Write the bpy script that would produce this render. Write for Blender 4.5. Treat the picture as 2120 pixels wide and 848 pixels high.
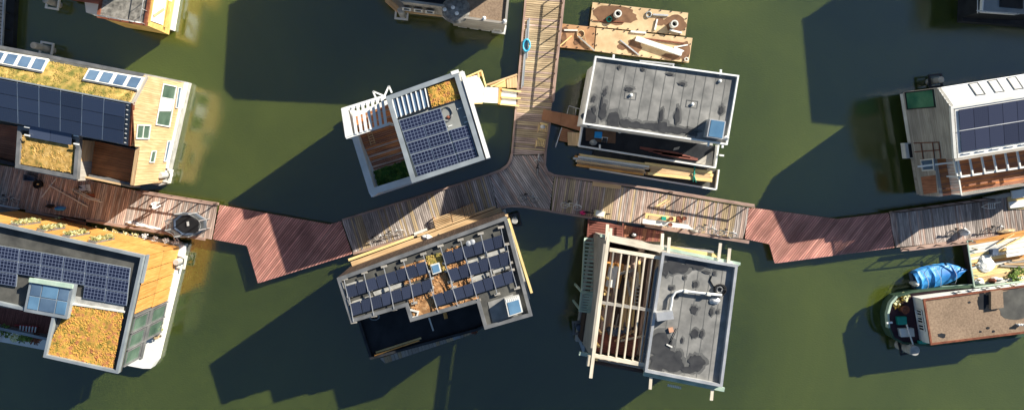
import bpy, math, random
from mathutils import Vector, noise
R = math.radians
random.seed(7)
scn = bpy.context.scene
for o in list(bpy.data.objects):
    bpy.data.objects.remove(o)
col = scn.collection

# ---------------------------------------------------------------- camera
# drone camera looking straight down; the photo is an off-centre crop, so the
# optical axis (nadir) lies at pixel NX, NY of the 2120 x 848 picture
NX, NY, S0, H, IW = 975.0, 342.0, 0.04, 57.0, 2120.0
cam = bpy.data.cameras.new('camera')
cam.sensor_width = 36
cam.lens = 36 * (H / S0) / IW
cam.shift_x = (1060 - NX) / IW
cam.shift_y = -(424 - NY) / IW
cam.clip_end = 2000
cob = bpy.data.objects.new('camera', cam)
cob.location = (0, 0, H)
col.objects.link(cob)
scn.camera = cob

# ---------------------------------------------------------------- light
SUN_EL = R(25.5)
sx, sy = 0.82, 0.57                      # where the sun stands, in the ground plane
az = math.atan2(sx, sy)                  # clockwise from +Y
w = bpy.data.worlds.new('World')
scn.world = w
w.use_nodes = True
nt = w.node_tree
bg = nt.nodes['Background']
sky = nt.nodes.new('ShaderNodeTexSky')
sky.sky_type = 'NISHITA'
sky.sun_disc = False
sky.sun_elevation = SUN_EL
sky.sun_rotation = az
sky.altitude = 50
sky.air_density = 1.1
sky.dust_density = 0.2
sky.ozone_density = 2.5
nt.links.new(sky.outputs[0], bg.inputs[0])
bg.inputs[1].default_value = 0.050
sl = bpy.data.lights.new('sun', 'SUN')
sl.energy = 5.0
sl.angle = R(0.53)
sl.color = (1.0, 0.93, 0.80)
so = bpy.data.objects.new('sun', sl)
d = Vector((sx, sy, math.tan(SUN_EL) * math.hypot(sx, sy)))
so.rotation_euler = d.to_track_quat('Z', 'Y').to_euler()
so.location = (60, 40, 60)
col.objects.link(so)
vs = scn.view_settings
vs.view_transform = 'Standard'
vs.look = 'None'
vs.exposure = 1.0
vs.gamma = 1.0
vs.use_curve_mapping = False
scn.render.resolution_x, scn.render.resolution_y = 1024, 409

# ---------------------------------------------------------------- helpers
def P(x, y, z=0.0):
    s = S0 * (H - z) / H
    return Vector(((x - NX) * s, (NY - y) * s, z))

def G(x, y, z):                          # a ground-level pixel lifted straight up
    p = P(x, y, 0); p.z = z
    return p

def ray(x, y, p0, n):                    # pixel -> point on the plane (p0, n)
    o = Vector((0, 0, H)); dr = P(x, y, 0) - o
    return o + dr * ((p0 - o).dot(n) / dr.dot(n))

class VPlane:                            # vertical plane through two points
    def __init__(s, a, b):
        s.p = a; s.t = (b - a); s.t.z = 0; s.t.normalize()
        s.n = Vector((s.t.y, -s.t.x, 0))
    def __call__(s, x, y): return ray(x, y, s.p, s.n)

class Plane3:
    def __init__(s, a, b, c):
        s.p = a; s.n = (b - a).cross(c - a).normalized()
        if s.n.z < 0: s.n.negate()
    def __call__(s, x, y, up=0.0): return ray(x, y, s.p + s.n * up, s.n)

WL = {}
def T(name, label, cat, x, y, z=0.0, group=None):
    o = bpy.data.objects.new(name, None)
    o.empty_display_size = 0.3
    p = P(x, y, z); o.location = p; col.objects.link(o); WL[o.name] = p
    o['label'] = label; o['category'] = cat
    if group: o['group'] = group
    return o

def tag(o, label, cat, group=None):
    o['label'] = label; o['category'] = cat
    if group: o['group'] = group
    return o

def mk(name, vs_, fs, mat, par=None, smooth=False, kind=None, uv=True, label=None):
    vs_ = [Vector(v) for v in vs_]
    lo = Vector((min(v.x for v in vs_), min(v.y for v in vs_), min(v.z for v in vs_)))
    hi = Vector((max(v.x for v in vs_), max(v.y for v in vs_), max(v.z for v in vs_)))
    c = (lo + hi) / 2; c.z = lo.z
    me = bpy.data.meshes.new(name)
    me.from_pydata([v - c for v in vs_], [], fs)
    if uv:
        ul = me.uv_layers.new(name='UVMap')
        for p in me.polygons:
            idx = list(p.vertices); n = len(idx)
            co = [me.vertices[i].co for i in idx]
            best = max(range(n), key=lambda k: round((co[(k + 1) % n] - co[k]).length, 4))
            a = co[best]; U = co[(best + 1) % n] - a
            if U.length < 1e-7: continue
            U.normalize(); V = p.normal.cross(U)
            for li, i in zip(p.loop_indices, idx):
                q = me.vertices[i].co - a
                ul.data[li].uv = (q.dot(U), q.dot(V))
    if smooth:
        for p in me.polygons: p.use_smooth = True
    me.materials.append(mat)
    o = bpy.data.objects.new(name, me)
    o.location = c - (WL[par.name] if par else Vector())
    if par: o.parent = par
    col.objects.link(o); WL[o.name] = c
    if kind: o['kind'] = kind
    if label: o['label'] = label
    return o

def boxfaces(n):
    f = [list(range(n - 1, -1, -1)), list(range(n, 2 * n))]
    return f + [[i, (i + 1) % n, n + (i + 1) % n, n + i] for i in range(n)]

def ccw(pts):
    a = sum(pts[i].x * pts[(i + 1) % len(pts)].y - pts[(i + 1) % len(pts)].x * pts[i].y for i in range(len(pts)))
    return pts if a > 0 else pts[::-1]

def prismw(name, pts, z0, mat, par=None, **k):          # world polygon (top), dropped to z0
    pts = ccw(pts); n = len(pts)
    return mk(name, [Vector((p.x, p.y, z0)) for p in pts] + pts, boxfaces(n), mat, par, **k)

def prism(name, px, z0, z1, mat, par=None, **k):        # pixel polygon seen at height z1
    return prismw(name, [P(x, y, z1) for x, y in px], z0, mat, par, **k)

def slab(name, pts, t, mat, par=None, **k):             # polygon in space thickened by -t along its normal
    n = (pts[1] - pts[0]).cross(pts[2] - pts[0]).normalized()
    if n.z < -1e-6: pts = pts[::-1]; n = -n
    m = len(pts)
    return mk(name, [p - n * t for p in pts] + list(pts), boxfaces(m), mat, par, **k)

def vslab(name, pts, off, mat, par=None, **k):          # polygon extruded by a vector
    off = Vector(off)
    n = (pts[1] - pts[0]).cross(pts[2] - pts[0])
    if n.dot(off) < 0: pts = pts[::-1]
    m = len(pts)
    return mk(name, list(pts) + [p + off for p in pts], boxfaces(m), mat, par, **k)

def beam(name, a, b, wd, ht, mat, par=None, **k):       # bar from a to b, a/b on its top centre line
    a = Vector(a); b = Vector(b)
    u = (b - a).normalized()
    s = u.cross(Vector((0, 0, 1)))
    s = Vector((1, 0, 0)) if s.length < 1e-4 else s.normalized()
    v = s.cross(u).normalized()
    if v.z < 0: v = -v
    s = s * (wd / 2); v = v * ht
    q = [a - s - v, a + s - v, b + s - v, b - s - v, a - s, a + s, b + s, b - s]
    return mk(name, q, boxfaces(4), mat, par, **k)

def tubedata(pts, r, n=6, vs_=None, fs=None):
    vs_ = [] if vs_ is None else vs_; fs = [] if fs is None else fs
    pts = [Vector(p) for p in pts]; base = len(vs_)
    for i, p in enumerate(pts):
        u = (pts[min(i + 1, len(pts) - 1)] - pts[max(i - 1, 0)]).normalized()
        s = u.cross(Vector((0, 0, 1)))
        s = Vector((1, 0, 0)) if s.length < 1e-3 else s.normalized()
        v = u.cross(s)
        rr = r[i] if isinstance(r, (list, tuple)) else r
        for k in range(n):
            a = 2 * math.pi * k / n
            vs_.append(p + s * math.cos(a) * rr + v * math.sin(a) * rr)
    for i in range(len(pts) - 1):
        for k in range(n):
            a = base + i * n + k; b = base + i * n + (k + 1) % n
            fs.append([a, a + n, b + n, b])
    fs.append([base + k for k in range(n)])
    fs.append([base + (len(pts) - 1) * n + k for k in range(n - 1, -1, -1)])
    return vs_, fs

def tube(name, pts, r, mat, par=None, n=6, **k):
    vs_, fs = tubedata(pts, r, n)
    return mk(name, vs_, fs, mat, par, smooth=True, **k)

def tubes(name, lst, r, mat, par=None, n=5, **k):       # several bars of ONE part
    vs_, fs = [], []
    for pts in lst: tubedata(pts, r, n, vs_, fs)
    return mk(name, vs_, fs, mat, par, smooth=True, **k)

def lathe(name, c, prof, mat, par=None, n=16, **k):     # prof: (radius, height) list
    vs_, fs = [], []
    for r, z in prof:
        for i in range(n):
            a = 2 * math.pi * i / n
            vs_.append(c + Vector((r * math.cos(a), r * math.sin(a), z)))
    for j in range(len(prof) - 1):
        for i in range(n):
            a = j * n + i; b = j * n + (i + 1) % n
            fs.append([a, b, b + n, a + n])
    if prof[0][0] > 1e-4: fs.append(list(range(n - 1, -1, -1)))
    if prof[-1][0] > 1e-4: fs.append([(len(prof) - 1) * n + i for i in range(n)])
    return mk(name, vs_, fs, mat, par, smooth=False, **k)

def lerp(a, b, t): return a + (b - a) * t
def bil(q, u, v): return lerp(lerp(q[0], q[1], u), lerp(q[3], q[2], u), v)

def panels(name, q, nu, nv, gap, th, mat, par, skip=(), up=0.0):
    """q = TL,TR,BR,BL in space; every cell a box of its own"""
    n = (q[1] - q[0]).cross(q[3] - q[0]).normalized()
    if n.z < 0: n = -n
    wu = (q[1] - q[0]).length / nu; wv = (q[3] - q[0]).length / nv
    gu = gap / wu / 2; gv = gap / wv / 2; res = []
    for j in range(nv):
        for i in range(nu):
            if (i, j) in skip: continue
            c = [bil(q, (i + a) / nu, (j + b) / nv) + n * up for a, b in
                 ((gu, 1 - gv), (1 - gu, 1 - gv), (1 - gu, gv), (gu, gv))]
            res.append(slab(name, c, th, mat, par))
    return res

def planks(px, z, ang_px, wd, gap, mats, par, th=0.045, name='plank', lim=None, world=None, jit=0.004):
    """cut a pixel polygon into boards running along ang_px = (dx, dy) in pixels"""
    pts = world if world else [P(x, y, z) for x, y in px]
    u = Vector((ang_px[0], -ang_px[1], 0)).normalized(); v = Vector((-u.y, u.x, 0))
    q = [(p.dot(u), p.dot(v)) for p in pts]
    v0 = min(b for a, b in q); v1 = max(b for a, b in q)
    def cuts(vv):
        r = []
        for i in range(len(q)):
            (a, b), (c, e) = q[i], q[(i + 1) % len(q)]
            if (b <= vv) != (e <= vv): r.append(a + (c - a) * (vv - b) / (e - b))
        return sorted(r)
    k = 0; n = max(1, round((v1 - v0) / wd)); wd = (v1 - v0) / n; out = []
    for k in range(n):
        a = v0 + k * wd + gap / 2; b = v0 + (k + 1) * wd - gap / 2
        ca, cb, cm = cuts(a), cuts(b), cuts((a + b) / 2)
        if not (len(ca) == len(cb) == len(cm)): ca = cb = cm
        for j in range(0, len(cm) - 1, 2):
            if cm[j + 1] - cm[j] < 0.05: continue
            dz = random.uniform(-jit, jit); z1 = pts[0].z + dz
            c4 = [u * ca[j] + v * a, u * ca[j + 1] + v * a, u * cb[j + 1] + v * b, u * cb[j] + v * b]
            for c in c4: c.z = z1
            m = mats if not isinstance(mats, (list, tuple)) else random.choice(mats)
            out.append(prismw(name, c4, z1 - th, m, par))
    return out

def blob(name, x, y, rx, ry, z, mat, par, seed=0, rot=0.0, n=26, rough=0.45, th=0.004, plane=None):
    pts = []
    for i in range(n):
        a = 2 * math.pi * i / n
        f = 1 + rough * noise.noise(Vector((math.cos(a) * 1.7 + seed * 7.1, math.sin(a) * 1.7, seed))) \
            + rough * .5 * noise.noise(Vector((math.cos(a) * 5 + seed * 3.1, math.sin(a) * 5, seed + 9)))
        dx, dy = rx * f * math.cos(a), ry * f * math.sin(a)
        X = x + dx * math.cos(rot) - dy * math.sin(rot); Y = y + dx * math.sin(rot) + dy * math.cos(rot)
        pts.append(plane(X, Y, th) if plane else P(X, Y, z + th + (seed % 23 + 1) * .0012))
    return mk(name, [p for p in ccw(pts)], [list(range(n))], mat, par)

def sedum(name, q, mat, par, dens=55, seed=0, hgt=0.10, size=0.13, fill=None):
    """planted roof: lumpy mat plus many leafy tufts, one mesh"""
    rnd = random.Random(seed)
    n = (q[1] - q[0]).cross(q[3] - q[0]).normalized()
    if n.z < 0: n = -n
    lu = (q[1] - q[0]).length; lv = (q[3] - q[0]).length
    nu, nv = max(2, int(lu / .25)), max(2, int(lv / .25))
    vs_, fs = [], []
    for j in range(nv + 1):
        for i in range(nu + 1):
            p = bil(q, i / nu, j / nv)
            e = 0 if i in (0, nu) or j in (0, nv) else 1
            vs_.append(p + n * (0.03 + e * .06 * (0.5 + noise.noise(p * 1.7))))
    for j in range(nv):
        for i in range(nu):
            a = j * (nu + 1) + i
            fs.append([a, a + nu + 1, a + nu + 2, a + 1])
    for k in range(int(lu * lv * dens)):
        u, v = rnd.random(), rnd.random()
        p = bil(q, u, v) + n * .03
        if noise.noise(p * .9 + Vector((seed, 0, 0))) < -.42: continue
        r = size * rnd.uniform(.5, 1.25); a0 = rnd.uniform(0, 6.28); hh = hgt * rnd.uniform(.5, 1.5)
        b = len(vs_); m = 4
        for i in range(m):
            a = a0 + 6.283 * i / m; rr = r * rnd.uniform(.6, 1.1)
            vs_.append(p + Vector((rr * math.cos(a), rr * math.sin(a), rnd.uniform(0, .03))))
        vs_.append(p + n * hh + Vector((rnd.uniform(-.05, .05), rnd.uniform(-.05, .05), 0)))
        for i in range(m): fs.append([b + i, b + (i + 1) % m, b + m])
    return mk(name, vs_, fs, mat, par, kind='stuff', uv=False)

def bush(name, c, r, hgt, mat, par=None, n=90, seed=0, leaf=.12, **k):
    rnd = random.Random(seed); vs_, fs = [], []
    for i in range(n):
        th = rnd.uniform(0, 6.283); rr = r * math.sqrt(rnd.random()); zz = hgt * rnd.random() * (1 - .5 * rr / r)
        p = c + Vector((rr * math.cos(th), rr * math.sin(th), zz)); l = leaf * rnd.uniform(.6, 1.4)
        a = rnd.uniform(0, 6.28); ux = Vector((math.cos(a), math.sin(a), rnd.uniform(-.3, .5))) * l
        uy = Vector((-math.sin(a), math.cos(a), rnd.uniform(-.4, .4))) * l * .5
        b = len(vs_); vs_ += [p, p + ux * .5 + uy, p + ux, p + ux * .5 - uy]; fs.append([b, b + 1, b + 2, b + 3])
    return mk(name, vs_, fs, mat, par, uv=False, **k)

def rim(name, pts, wd, ht, mat, par, closed=True):      # one bar per edge, butted at the corners
    n = len(pts); out = []
    for i in range(n if closed else n - 1):
        a, b = pts[i], pts[(i + 1) % n]; u = (b - a).normalized()
        out.append(beam(name, a + u * wd / 2, b + u * (wd / 2 - .003), wd, ht, mat, par))
    return out

def copy_tree(o, par=None):
    c = o.copy(); col.objects.link(c)
    if par: c.parent = par
    for ch in list(o.children): copy_tree(ch, c)
    return c

# ---------------------------------------------------------------- materials
def lin(r, g, b):
    f = lambda v: (v / 255 / 12.92) if v <= 10 else ((v / 255 + .055) / 1.055) ** 2.4
    return (f(r), f(g), f(b), 1)

def M(name, c, c2=None, scale=2.0, rough=.75, metal=0.0, bump=0.0, rand=0.0, wood=False, grime=.18,
      spec=.3, contrast=(.3, .7), c3=None, gscale=.7, detail=5, bscale=None):
    m = bpy.data.materials.new(name); m.use_nodes = True
    t = m.node_tree; N = t.nodes; Lk = t.links; b = N['Principled BSDF']
    geo = N.new('ShaderNodeNewGeometry')
    nz = N.new('ShaderNodeTexNoise'); nz.inputs['Detail'].default_value = detail
    if wood:
        uv = N.new('ShaderNodeUVMap'); mp = N.new('ShaderNodeMapping')
        oi = N.new('ShaderNodeObjectInfo')
        ad = N.new('ShaderNodeVectorMath'); ad.operation = 'ADD'
        sc = N.new('ShaderNodeVectorMath'); sc.operation = 'SCALE'
        Lk.new(oi.outputs['Location'], sc.inputs[0]); sc.inputs['Scale'].default_value = 3.7
        mp.inputs['Scale'].default_value = (.5, 11, 1)
        Lk.new(uv.outputs[0], mp.inputs[0]); Lk.new(mp.outputs[0], ad.inputs[0]); Lk.new(sc.outputs[0], ad.inputs[1])
        Lk.new(ad.outputs[0], nz.inputs['Vector'])
    else:
        Lk.new(geo.outputs['Position'], nz.inputs['Vector'])
    nz.inputs['Scale'].default_value = scale
    rp = N.new('ShaderNodeValToRGB')
    rp.color_ramp.elements[0].position = contrast[0]; rp.color_ramp.elements[1].position = contrast[1]
    rp.color_ramp.elements[0].color = c; rp.color_ramp.elements[1].color = c2 or c
    if c3:
        e = rp.color_ramp.elements.new(sum(contrast) / 2); e.color = c3
    Lk.new(nz.outputs['Fac'], rp.inputs[0])
    out = rp.outputs[0]
    # grime: slow lightness change over the place
    g = N.new('ShaderNodeTexNoise'); g.inputs['Scale'].default_value = gscale; g.inputs['Detail'].default_value = 4
    Lk.new(geo.outputs['Position'], g.inputs['Vector'])
    mr = N.new('ShaderNodeMapRange'); mr.inputs[1].default_value = .3; mr.inputs[2].default_value = .7
    mr.inputs[3].default_value = 1 - grime; mr.inputs[4].default_value = 1 + grime
    Lk.new(g.outputs['Fac'], mr.inputs[0]); val = mr.outputs[0]
    if rand:
        oi2 = N.new('ShaderNodeObjectInfo')
        r2 = N.new('ShaderNodeMapRange'); r2.inputs[3].default_value = 1 - rand; r2.inputs[4].default_value = 1 + rand
        Lk.new(oi2.outputs['Random'], r2.inputs[0])
        mu = N.new('ShaderNodeMath'); mu.operation = 'MULTIPLY'
        Lk.new(val, mu.inputs[0]); Lk.new(r2.outputs[0], mu.inputs[1]); val = mu.outputs[0]
    mx = N.new('ShaderNodeVectorMath'); mx.operation = 'SCALE'
    Lk.new(out, mx.inputs[0]); Lk.new(val, mx.inputs['Scale'])
    Lk.new(mx.outputs[0], b.inputs['Base Color'])
    b.inputs['Roughness'].default_value = rough; b.inputs['Metallic'].default_value = metal
    b.inputs['Specular IOR Level'].default_value = spec
    if bump:
        bp = N.new('ShaderNodeBump'); bp.inputs['Strength'].default_value = bump; bp.inputs['Distance'].default_value = .03
        src = nz
        if bscale:
            src = N.new('ShaderNodeTexNoise'); src.inputs['Scale'].default_value = bscale
            Lk.new(geo.outputs['Position'], src.inputs['Vector'])
        Lk.new(src.outputs['Fac'], bp.inputs['Height']); Lk.new(bp.outputs[0], b.inputs['Normal'])
    return m

K = {}
K['plank'] = M('plank_grey', lin(118, 110, 107), lin(212, 201, 192), 1.6, .8, wood=True, rand=.32, grime=.30, c3=lin(168, 156, 149), gscale=.35, bump=.3)
K['plank2'] = M('plank_brown', lin(122, 104, 96), lin(212, 188, 172), 1.6, .8, wood=True, rand=.30, grime=.30, c3=lin(172, 148, 136), gscale=.35, bump=.3)
K['plankw'] = M('plank_pale', lin(142, 124, 100), lin(206, 186, 152), 1.6, .8, wood=True, rand=.22, grime=.2, c3=lin(180, 158, 126), gscale=.35, bump=.3)
K['red'] = M('plank_red', lin(156, 108, 98), lin(216, 162, 146), 1.4, .8, wood=True, rand=.24, grime=.32, c3=lin(190, 132, 120), gscale=.5, bump=.3)
K['kerb'] = M('kerb_timber', lin(128, 104, 96), lin(190, 162, 146), 2, .8, wood=True, rand=.1, grime=.2)
K['deck'] = M('deck_hardwood', lin(122, 80, 62), lin(180, 126, 96), 1.6, .7, wood=True, rand=.16, grime=.2, c3=lin(152, 102, 78))
K['deckr'] = M('deck_oiled', lin(150, 90, 54), lin(222, 150, 92), 1.6, .55, wood=True, rand=.16, grime=.2, c3=lin(188, 118, 70))
K['dkwood'] = M('wood_dark', lin(58, 46, 42), lin(104, 86, 76), 1.6, .8, wood=True, rand=.2)
K['larch'] = M('larch_boards', lin(186, 150, 108), lin(228, 198, 156), 1.3, .7, wood=True, rand=.08, grime=.10, c3=lin(208, 174, 130))
K['clad'] = M('orange_cladding', lin(186, 126, 62), lin(228, 174, 104), 1.4, .6, wood=True, rand=.10, grime=.10, c3=lin(210, 150, 80))
K['pine'] = M('pine_timber', lin(220, 182, 112), lin(248, 224, 166), 1.2, .7, wood=True, rand=.10, grime=.10)
K['ply'] = M('plywood', lin(188, 158, 120), lin(220, 192, 152), 1.2, .75, grime=.14, bump=.05)
K['plywet'] = M('plywood_wet', lin(104, 76, 56), lin(136, 102, 76), 1.6, .45, grime=.1)
K['greyb'] = M('grey_boards', lin(138, 132, 124), lin(182, 176, 166), 1.2, .8, wood=True, rand=.10, grime=.12)
K['reddeck'] = M('red_stained_wood', lin(108, 62, 54), lin(156, 98, 84), 1.5, .7, wood=True, rand=.15)
K['white'] = M('white_paint', lin(226, 226, 222), lin(238, 238, 234), 1.2, .5, grime=.05)
K['offwhite'] = M('offwhite_render', lin(206, 206, 200), lin(226, 224, 218), 1.0, .7, grime=.10)
K['concrete'] = M('concrete', lin(150, 150, 146), lin(186, 184, 178), 2.2, .85, grime=.16, bump=.1)
K['zinc'] = M('zinc_trim', lin(142, 150, 156), lin(172, 180, 184), .8, .45, metal=.35, grime=.10)
K['greymet'] = M('grey_metal', lin(104, 106, 108), lin(140, 140, 140), 1.2, .5, metal=.3, grime=.12)
K['dkmet'] = M('dark_metal', lin(38, 40, 44), lin(60, 62, 66), 1.5, .5, metal=.3)
K['alu'] = M('aluminium', lin(190, 192, 194), lin(214, 214, 214), 1.5, .4, metal=.5)
K['felt'] = M('roof_felt', lin(110, 110, 108), lin(152, 150, 146), 1.1, .75, grime=.20, gscale=.25, bump=.1, bscale=14)
K['feltd'] = M('roof_felt_seam', lin(98, 98, 97), lin(122, 122, 119), 1.5, .8, grime=.15)
K['feltc'] = M('roof_membrane_grey', lin(134, 136, 132), lin(152, 154, 150), .9, .7, grime=.08, bump=.05, bscale=10)
K['membr'] = M('roof_membrane_dark', lin(66, 66, 64), lin(96, 95, 90), 1.1, .7, grime=.18)
K['black'] = M('black_membrane', lin(26, 28, 32), lin(46, 48, 52), 1.0, .5, grime=.2)
K['gravel'] = M('gravel_roof', lin(128, 108, 90), lin(158, 136, 114), 7, .9, grime=.18, gscale=.35, bump=.25, bscale=26, detail=8)
K['grey_gravel'] = M('grey_gravel_roof', lin(92, 90, 86), lin(164, 160, 152), 3.5, .9, grime=.2, bump=.4, bscale=20, detail=8)
K['puddle'] = M('wet_felt', lin(58, 58, 60), lin(76, 76, 76), 1.6, .22, grime=.10, spec=.5)
K['damp'] = M('damp_felt', lin(90, 90, 90), lin(106, 106, 104), 2.2, .5, grime=.12)
K['sed_y'] = M('sedum_yellow', lin(126, 116, 58), lin(198, 166, 104), 3.2, .9, grime=.22, gscale=1.1, c3=lin(184, 146, 80), contrast=(.32, .68), detail=7)
K['sed_o'] = M('sedum_orange', lin(136, 122, 54), lin(176, 116, 78), 3.0, .9, grime=.20, gscale=1.3, c3=lin(200, 154, 74), contrast=(.34, .66), detail=7)
K['sed_g'] = M('sedum_green', lin(108, 108, 52), lin(186, 156, 92), 2.2, .9, grime=.2, gscale=.8, c3=lin(160, 138, 74), contrast=(.34, .66), detail=7)
K['sed_b'] = M('sedum_brown', lin(128, 92, 62), lin(196, 156, 112), 3.5, .9, grime=.25, gscale=1.6, c3=lin(166, 122, 80), detail=7)
K['grass'] = M('grass_roof', lin(46, 84, 36), lin(100, 124, 60), 2.6, .9, grime=.3, gscale=1.4, c3=lin(66, 104, 46))
K['leaf'] = M('leaves', lin(58, 88, 34), lin(120, 140, 62), 4, .8, grime=.2)
K['leafp'] = M('pale_leaves', lin(176, 180, 96), lin(244, 240, 206), 5, .8, grime=.1)
K['weed'] = M('water_weed', lin(70, 64, 20), lin(120, 98, 34), 3, .9)
K['soil'] = M('soil', lin(52, 42, 34), lin(80, 66, 54), 5, .95)
K['blue'] = M('blue_tarp', lin(24, 116, 200), lin(72, 164, 230), 1.3, .5, spec=.5, grime=.08)
K['bluep'] = M('blue_plastic', lin(20, 128, 206), lin(50, 160, 226), 2, .4)
K['hose'] = M('blue_hose', lin(40, 160, 206), lin(100, 196, 224), 2, .45)
K['teal'] = M('teal_paint', lin(24, 140, 124), lin(48, 160, 140), 2, .5)
K['green'] = M('pale_green_paint', lin(150, 174, 158), lin(186, 202, 186), 1.6, .7, grime=.15)
K['dgreen'] = M('ship_green', lin(40, 66, 52), lin(70, 92, 72), 1.2, .6)
K['purple'] = M('purple_deck', lin(58, 36, 46), lin(78, 50, 58), 1.5, .6)
K['rust'] = M('rust', lin(96, 52, 38), lin(140, 84, 62), 3, .8)
K['redp'] = M('red_paint', lin(168, 34, 44), lin(190, 52, 60), 2, .5)
K['pink'] = M('pink_plastic', lin(214, 40, 112), lin(226, 70, 132), 2, .5)
K['cream'] = M('cream_box', lin(196, 186, 142), lin(222, 212, 170), 2, .6)
K['rubber'] = M('rubber', lin(24, 24, 26), lin(38, 38, 40), 3, .8)
K['rope'] = M('rope', lin(170, 146, 110), lin(206, 184, 148), 6, .9)
K['mesh'] = M('trampoline_mat', lin(36, 37, 40), lin(52, 53, 56), 2, .7)
K['cloth'] = M('pale_cloth', lin(196, 196, 198), lin(228, 228, 228), 3, .9, grime=.1)
K['bluegrey'] = M('blue_grey_cloth', lin(66, 80, 102), lin(98, 112, 134), 2, .8)
K['yellow'] = M('yellow_frame', lin(200, 162, 88), lin(222, 190, 122), 1.5, .6)
K['skin'] = M('skin', lin(196, 148, 120), lin(206, 158, 130), 2, .6)
K['hair'] = M('hair', lin(46, 34, 26), lin(64, 48, 36), 6, .7)
K['pipe'] = M('white_duct', lin(222, 222, 220), lin(236, 236, 234), 2, .35, grime=.04)
K['post'] = M('scaffold_plank', lin(200, 186, 162), lin(232, 222, 204), 1.3, .8, wood=True, rand=.12)

def glass(name, c, rough=.04, spec=.8, c2=None):
    return M(name, c, c2 or c, .6, rough, grime=.12, spec=spec)
K['glassb'] = glass('sky_glass', lin(70, 92, 120), c2=lin(104, 128, 152))
K['glassg'] = glass('green_glass', lin(62, 84, 74), c2=lin(104, 126, 112))
K['glassd'] = glass('dark_glass', lin(34, 42, 50))
K['glassgr'] = glass('sea_green_glass', lin(34, 98, 80), c2=lin(100, 150, 116))
K['glassbl'] = glass('blue_skylight', lin(84, 122, 154), c2=lin(112, 150, 180))

def pvmat(name, cell, line, lw, pu, pv_, rough=.12):
    m = bpy.data.materials.new(name); m.use_nodes = True
    t = m.node_tree; N = t.nodes; Lk = t.links; b = N['Principled BSDF']
    uv = N.new('ShaderNodeUVMap'); sp = N.new('ShaderNodeSeparateXYZ'); Lk.new(uv.outputs[0], sp.inputs[0])
    def ln(o, per):
        d_ = N.new('ShaderNodeMath'); d_.operation = 'DIVIDE'; d_.inputs[1].default_value = per; Lk.new(o, d_.inputs[0])
        f = N.new('ShaderNodeMath'); f.operation = 'FRACT'; Lk.new(d_.outputs[0], f.inputs[0])
        s = N.new('ShaderNodeMath'); s.operation = 'LESS_THAN'; s.inputs[1].default_value = lw; Lk.new(f.outputs[0], s.inputs[0])
        return s.outputs[0]
    mxx = N.new('ShaderNodeMath'); mxx.operation = 'MAXIMUM'
    Lk.new(ln(sp.outputs[0], pu), mxx.inputs[0]); Lk.new(ln(sp.outputs[1], pv_), mxx.inputs[1])
    mix = N.new('ShaderNodeMix'); mix.data_type = 'RGBA'
    oi = N.new('ShaderNodeObjectInfo'); mr = N.new('ShaderNodeMapRange')
    mr.inputs[3].default_value = .8; mr.inputs[4].default_value = 1.25; Lk.new(oi.outputs['Random'], mr.inputs[0])
    cs = N.new('ShaderNodeVectorMath'); cs.operation = 'SCALE'; cs.inputs[0].default_value = cell[:3]; Lk.new(mr.outputs[0], cs.inputs['Scale'])
    Lk.new(mxx.outputs[0], mix.inputs[0]); Lk.new(cs.outputs[0], mix.inputs[6]); mix.inputs[7].default_value = line
    Lk.new(mix.outputs[2], b.inputs['Base Color'])
    b.inputs['Roughness'].default_value = rough; b.inputs['Specular IOR Level'].default_value = .5
    return m
K['pvgrid'] = pvmat('solar_cells_white_grid', lin(30, 36, 58), lin(104, 114, 138), .14, .245, .245)
K['pvdark'] = pvmat('solar_cells_dark', lin(54, 60, 78), lin(70, 78, 98), .05, .16, .16)
K['pvblue'] = pvmat('solar_cells_blue_black', lin(76, 86, 108), lin(88, 98, 120), .05, .16, .16)
K['pvgrey'] = pvmat('solar_cells_grey', lin(56, 60, 78), lin(66, 70, 88), .05, .16, .16)

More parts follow.
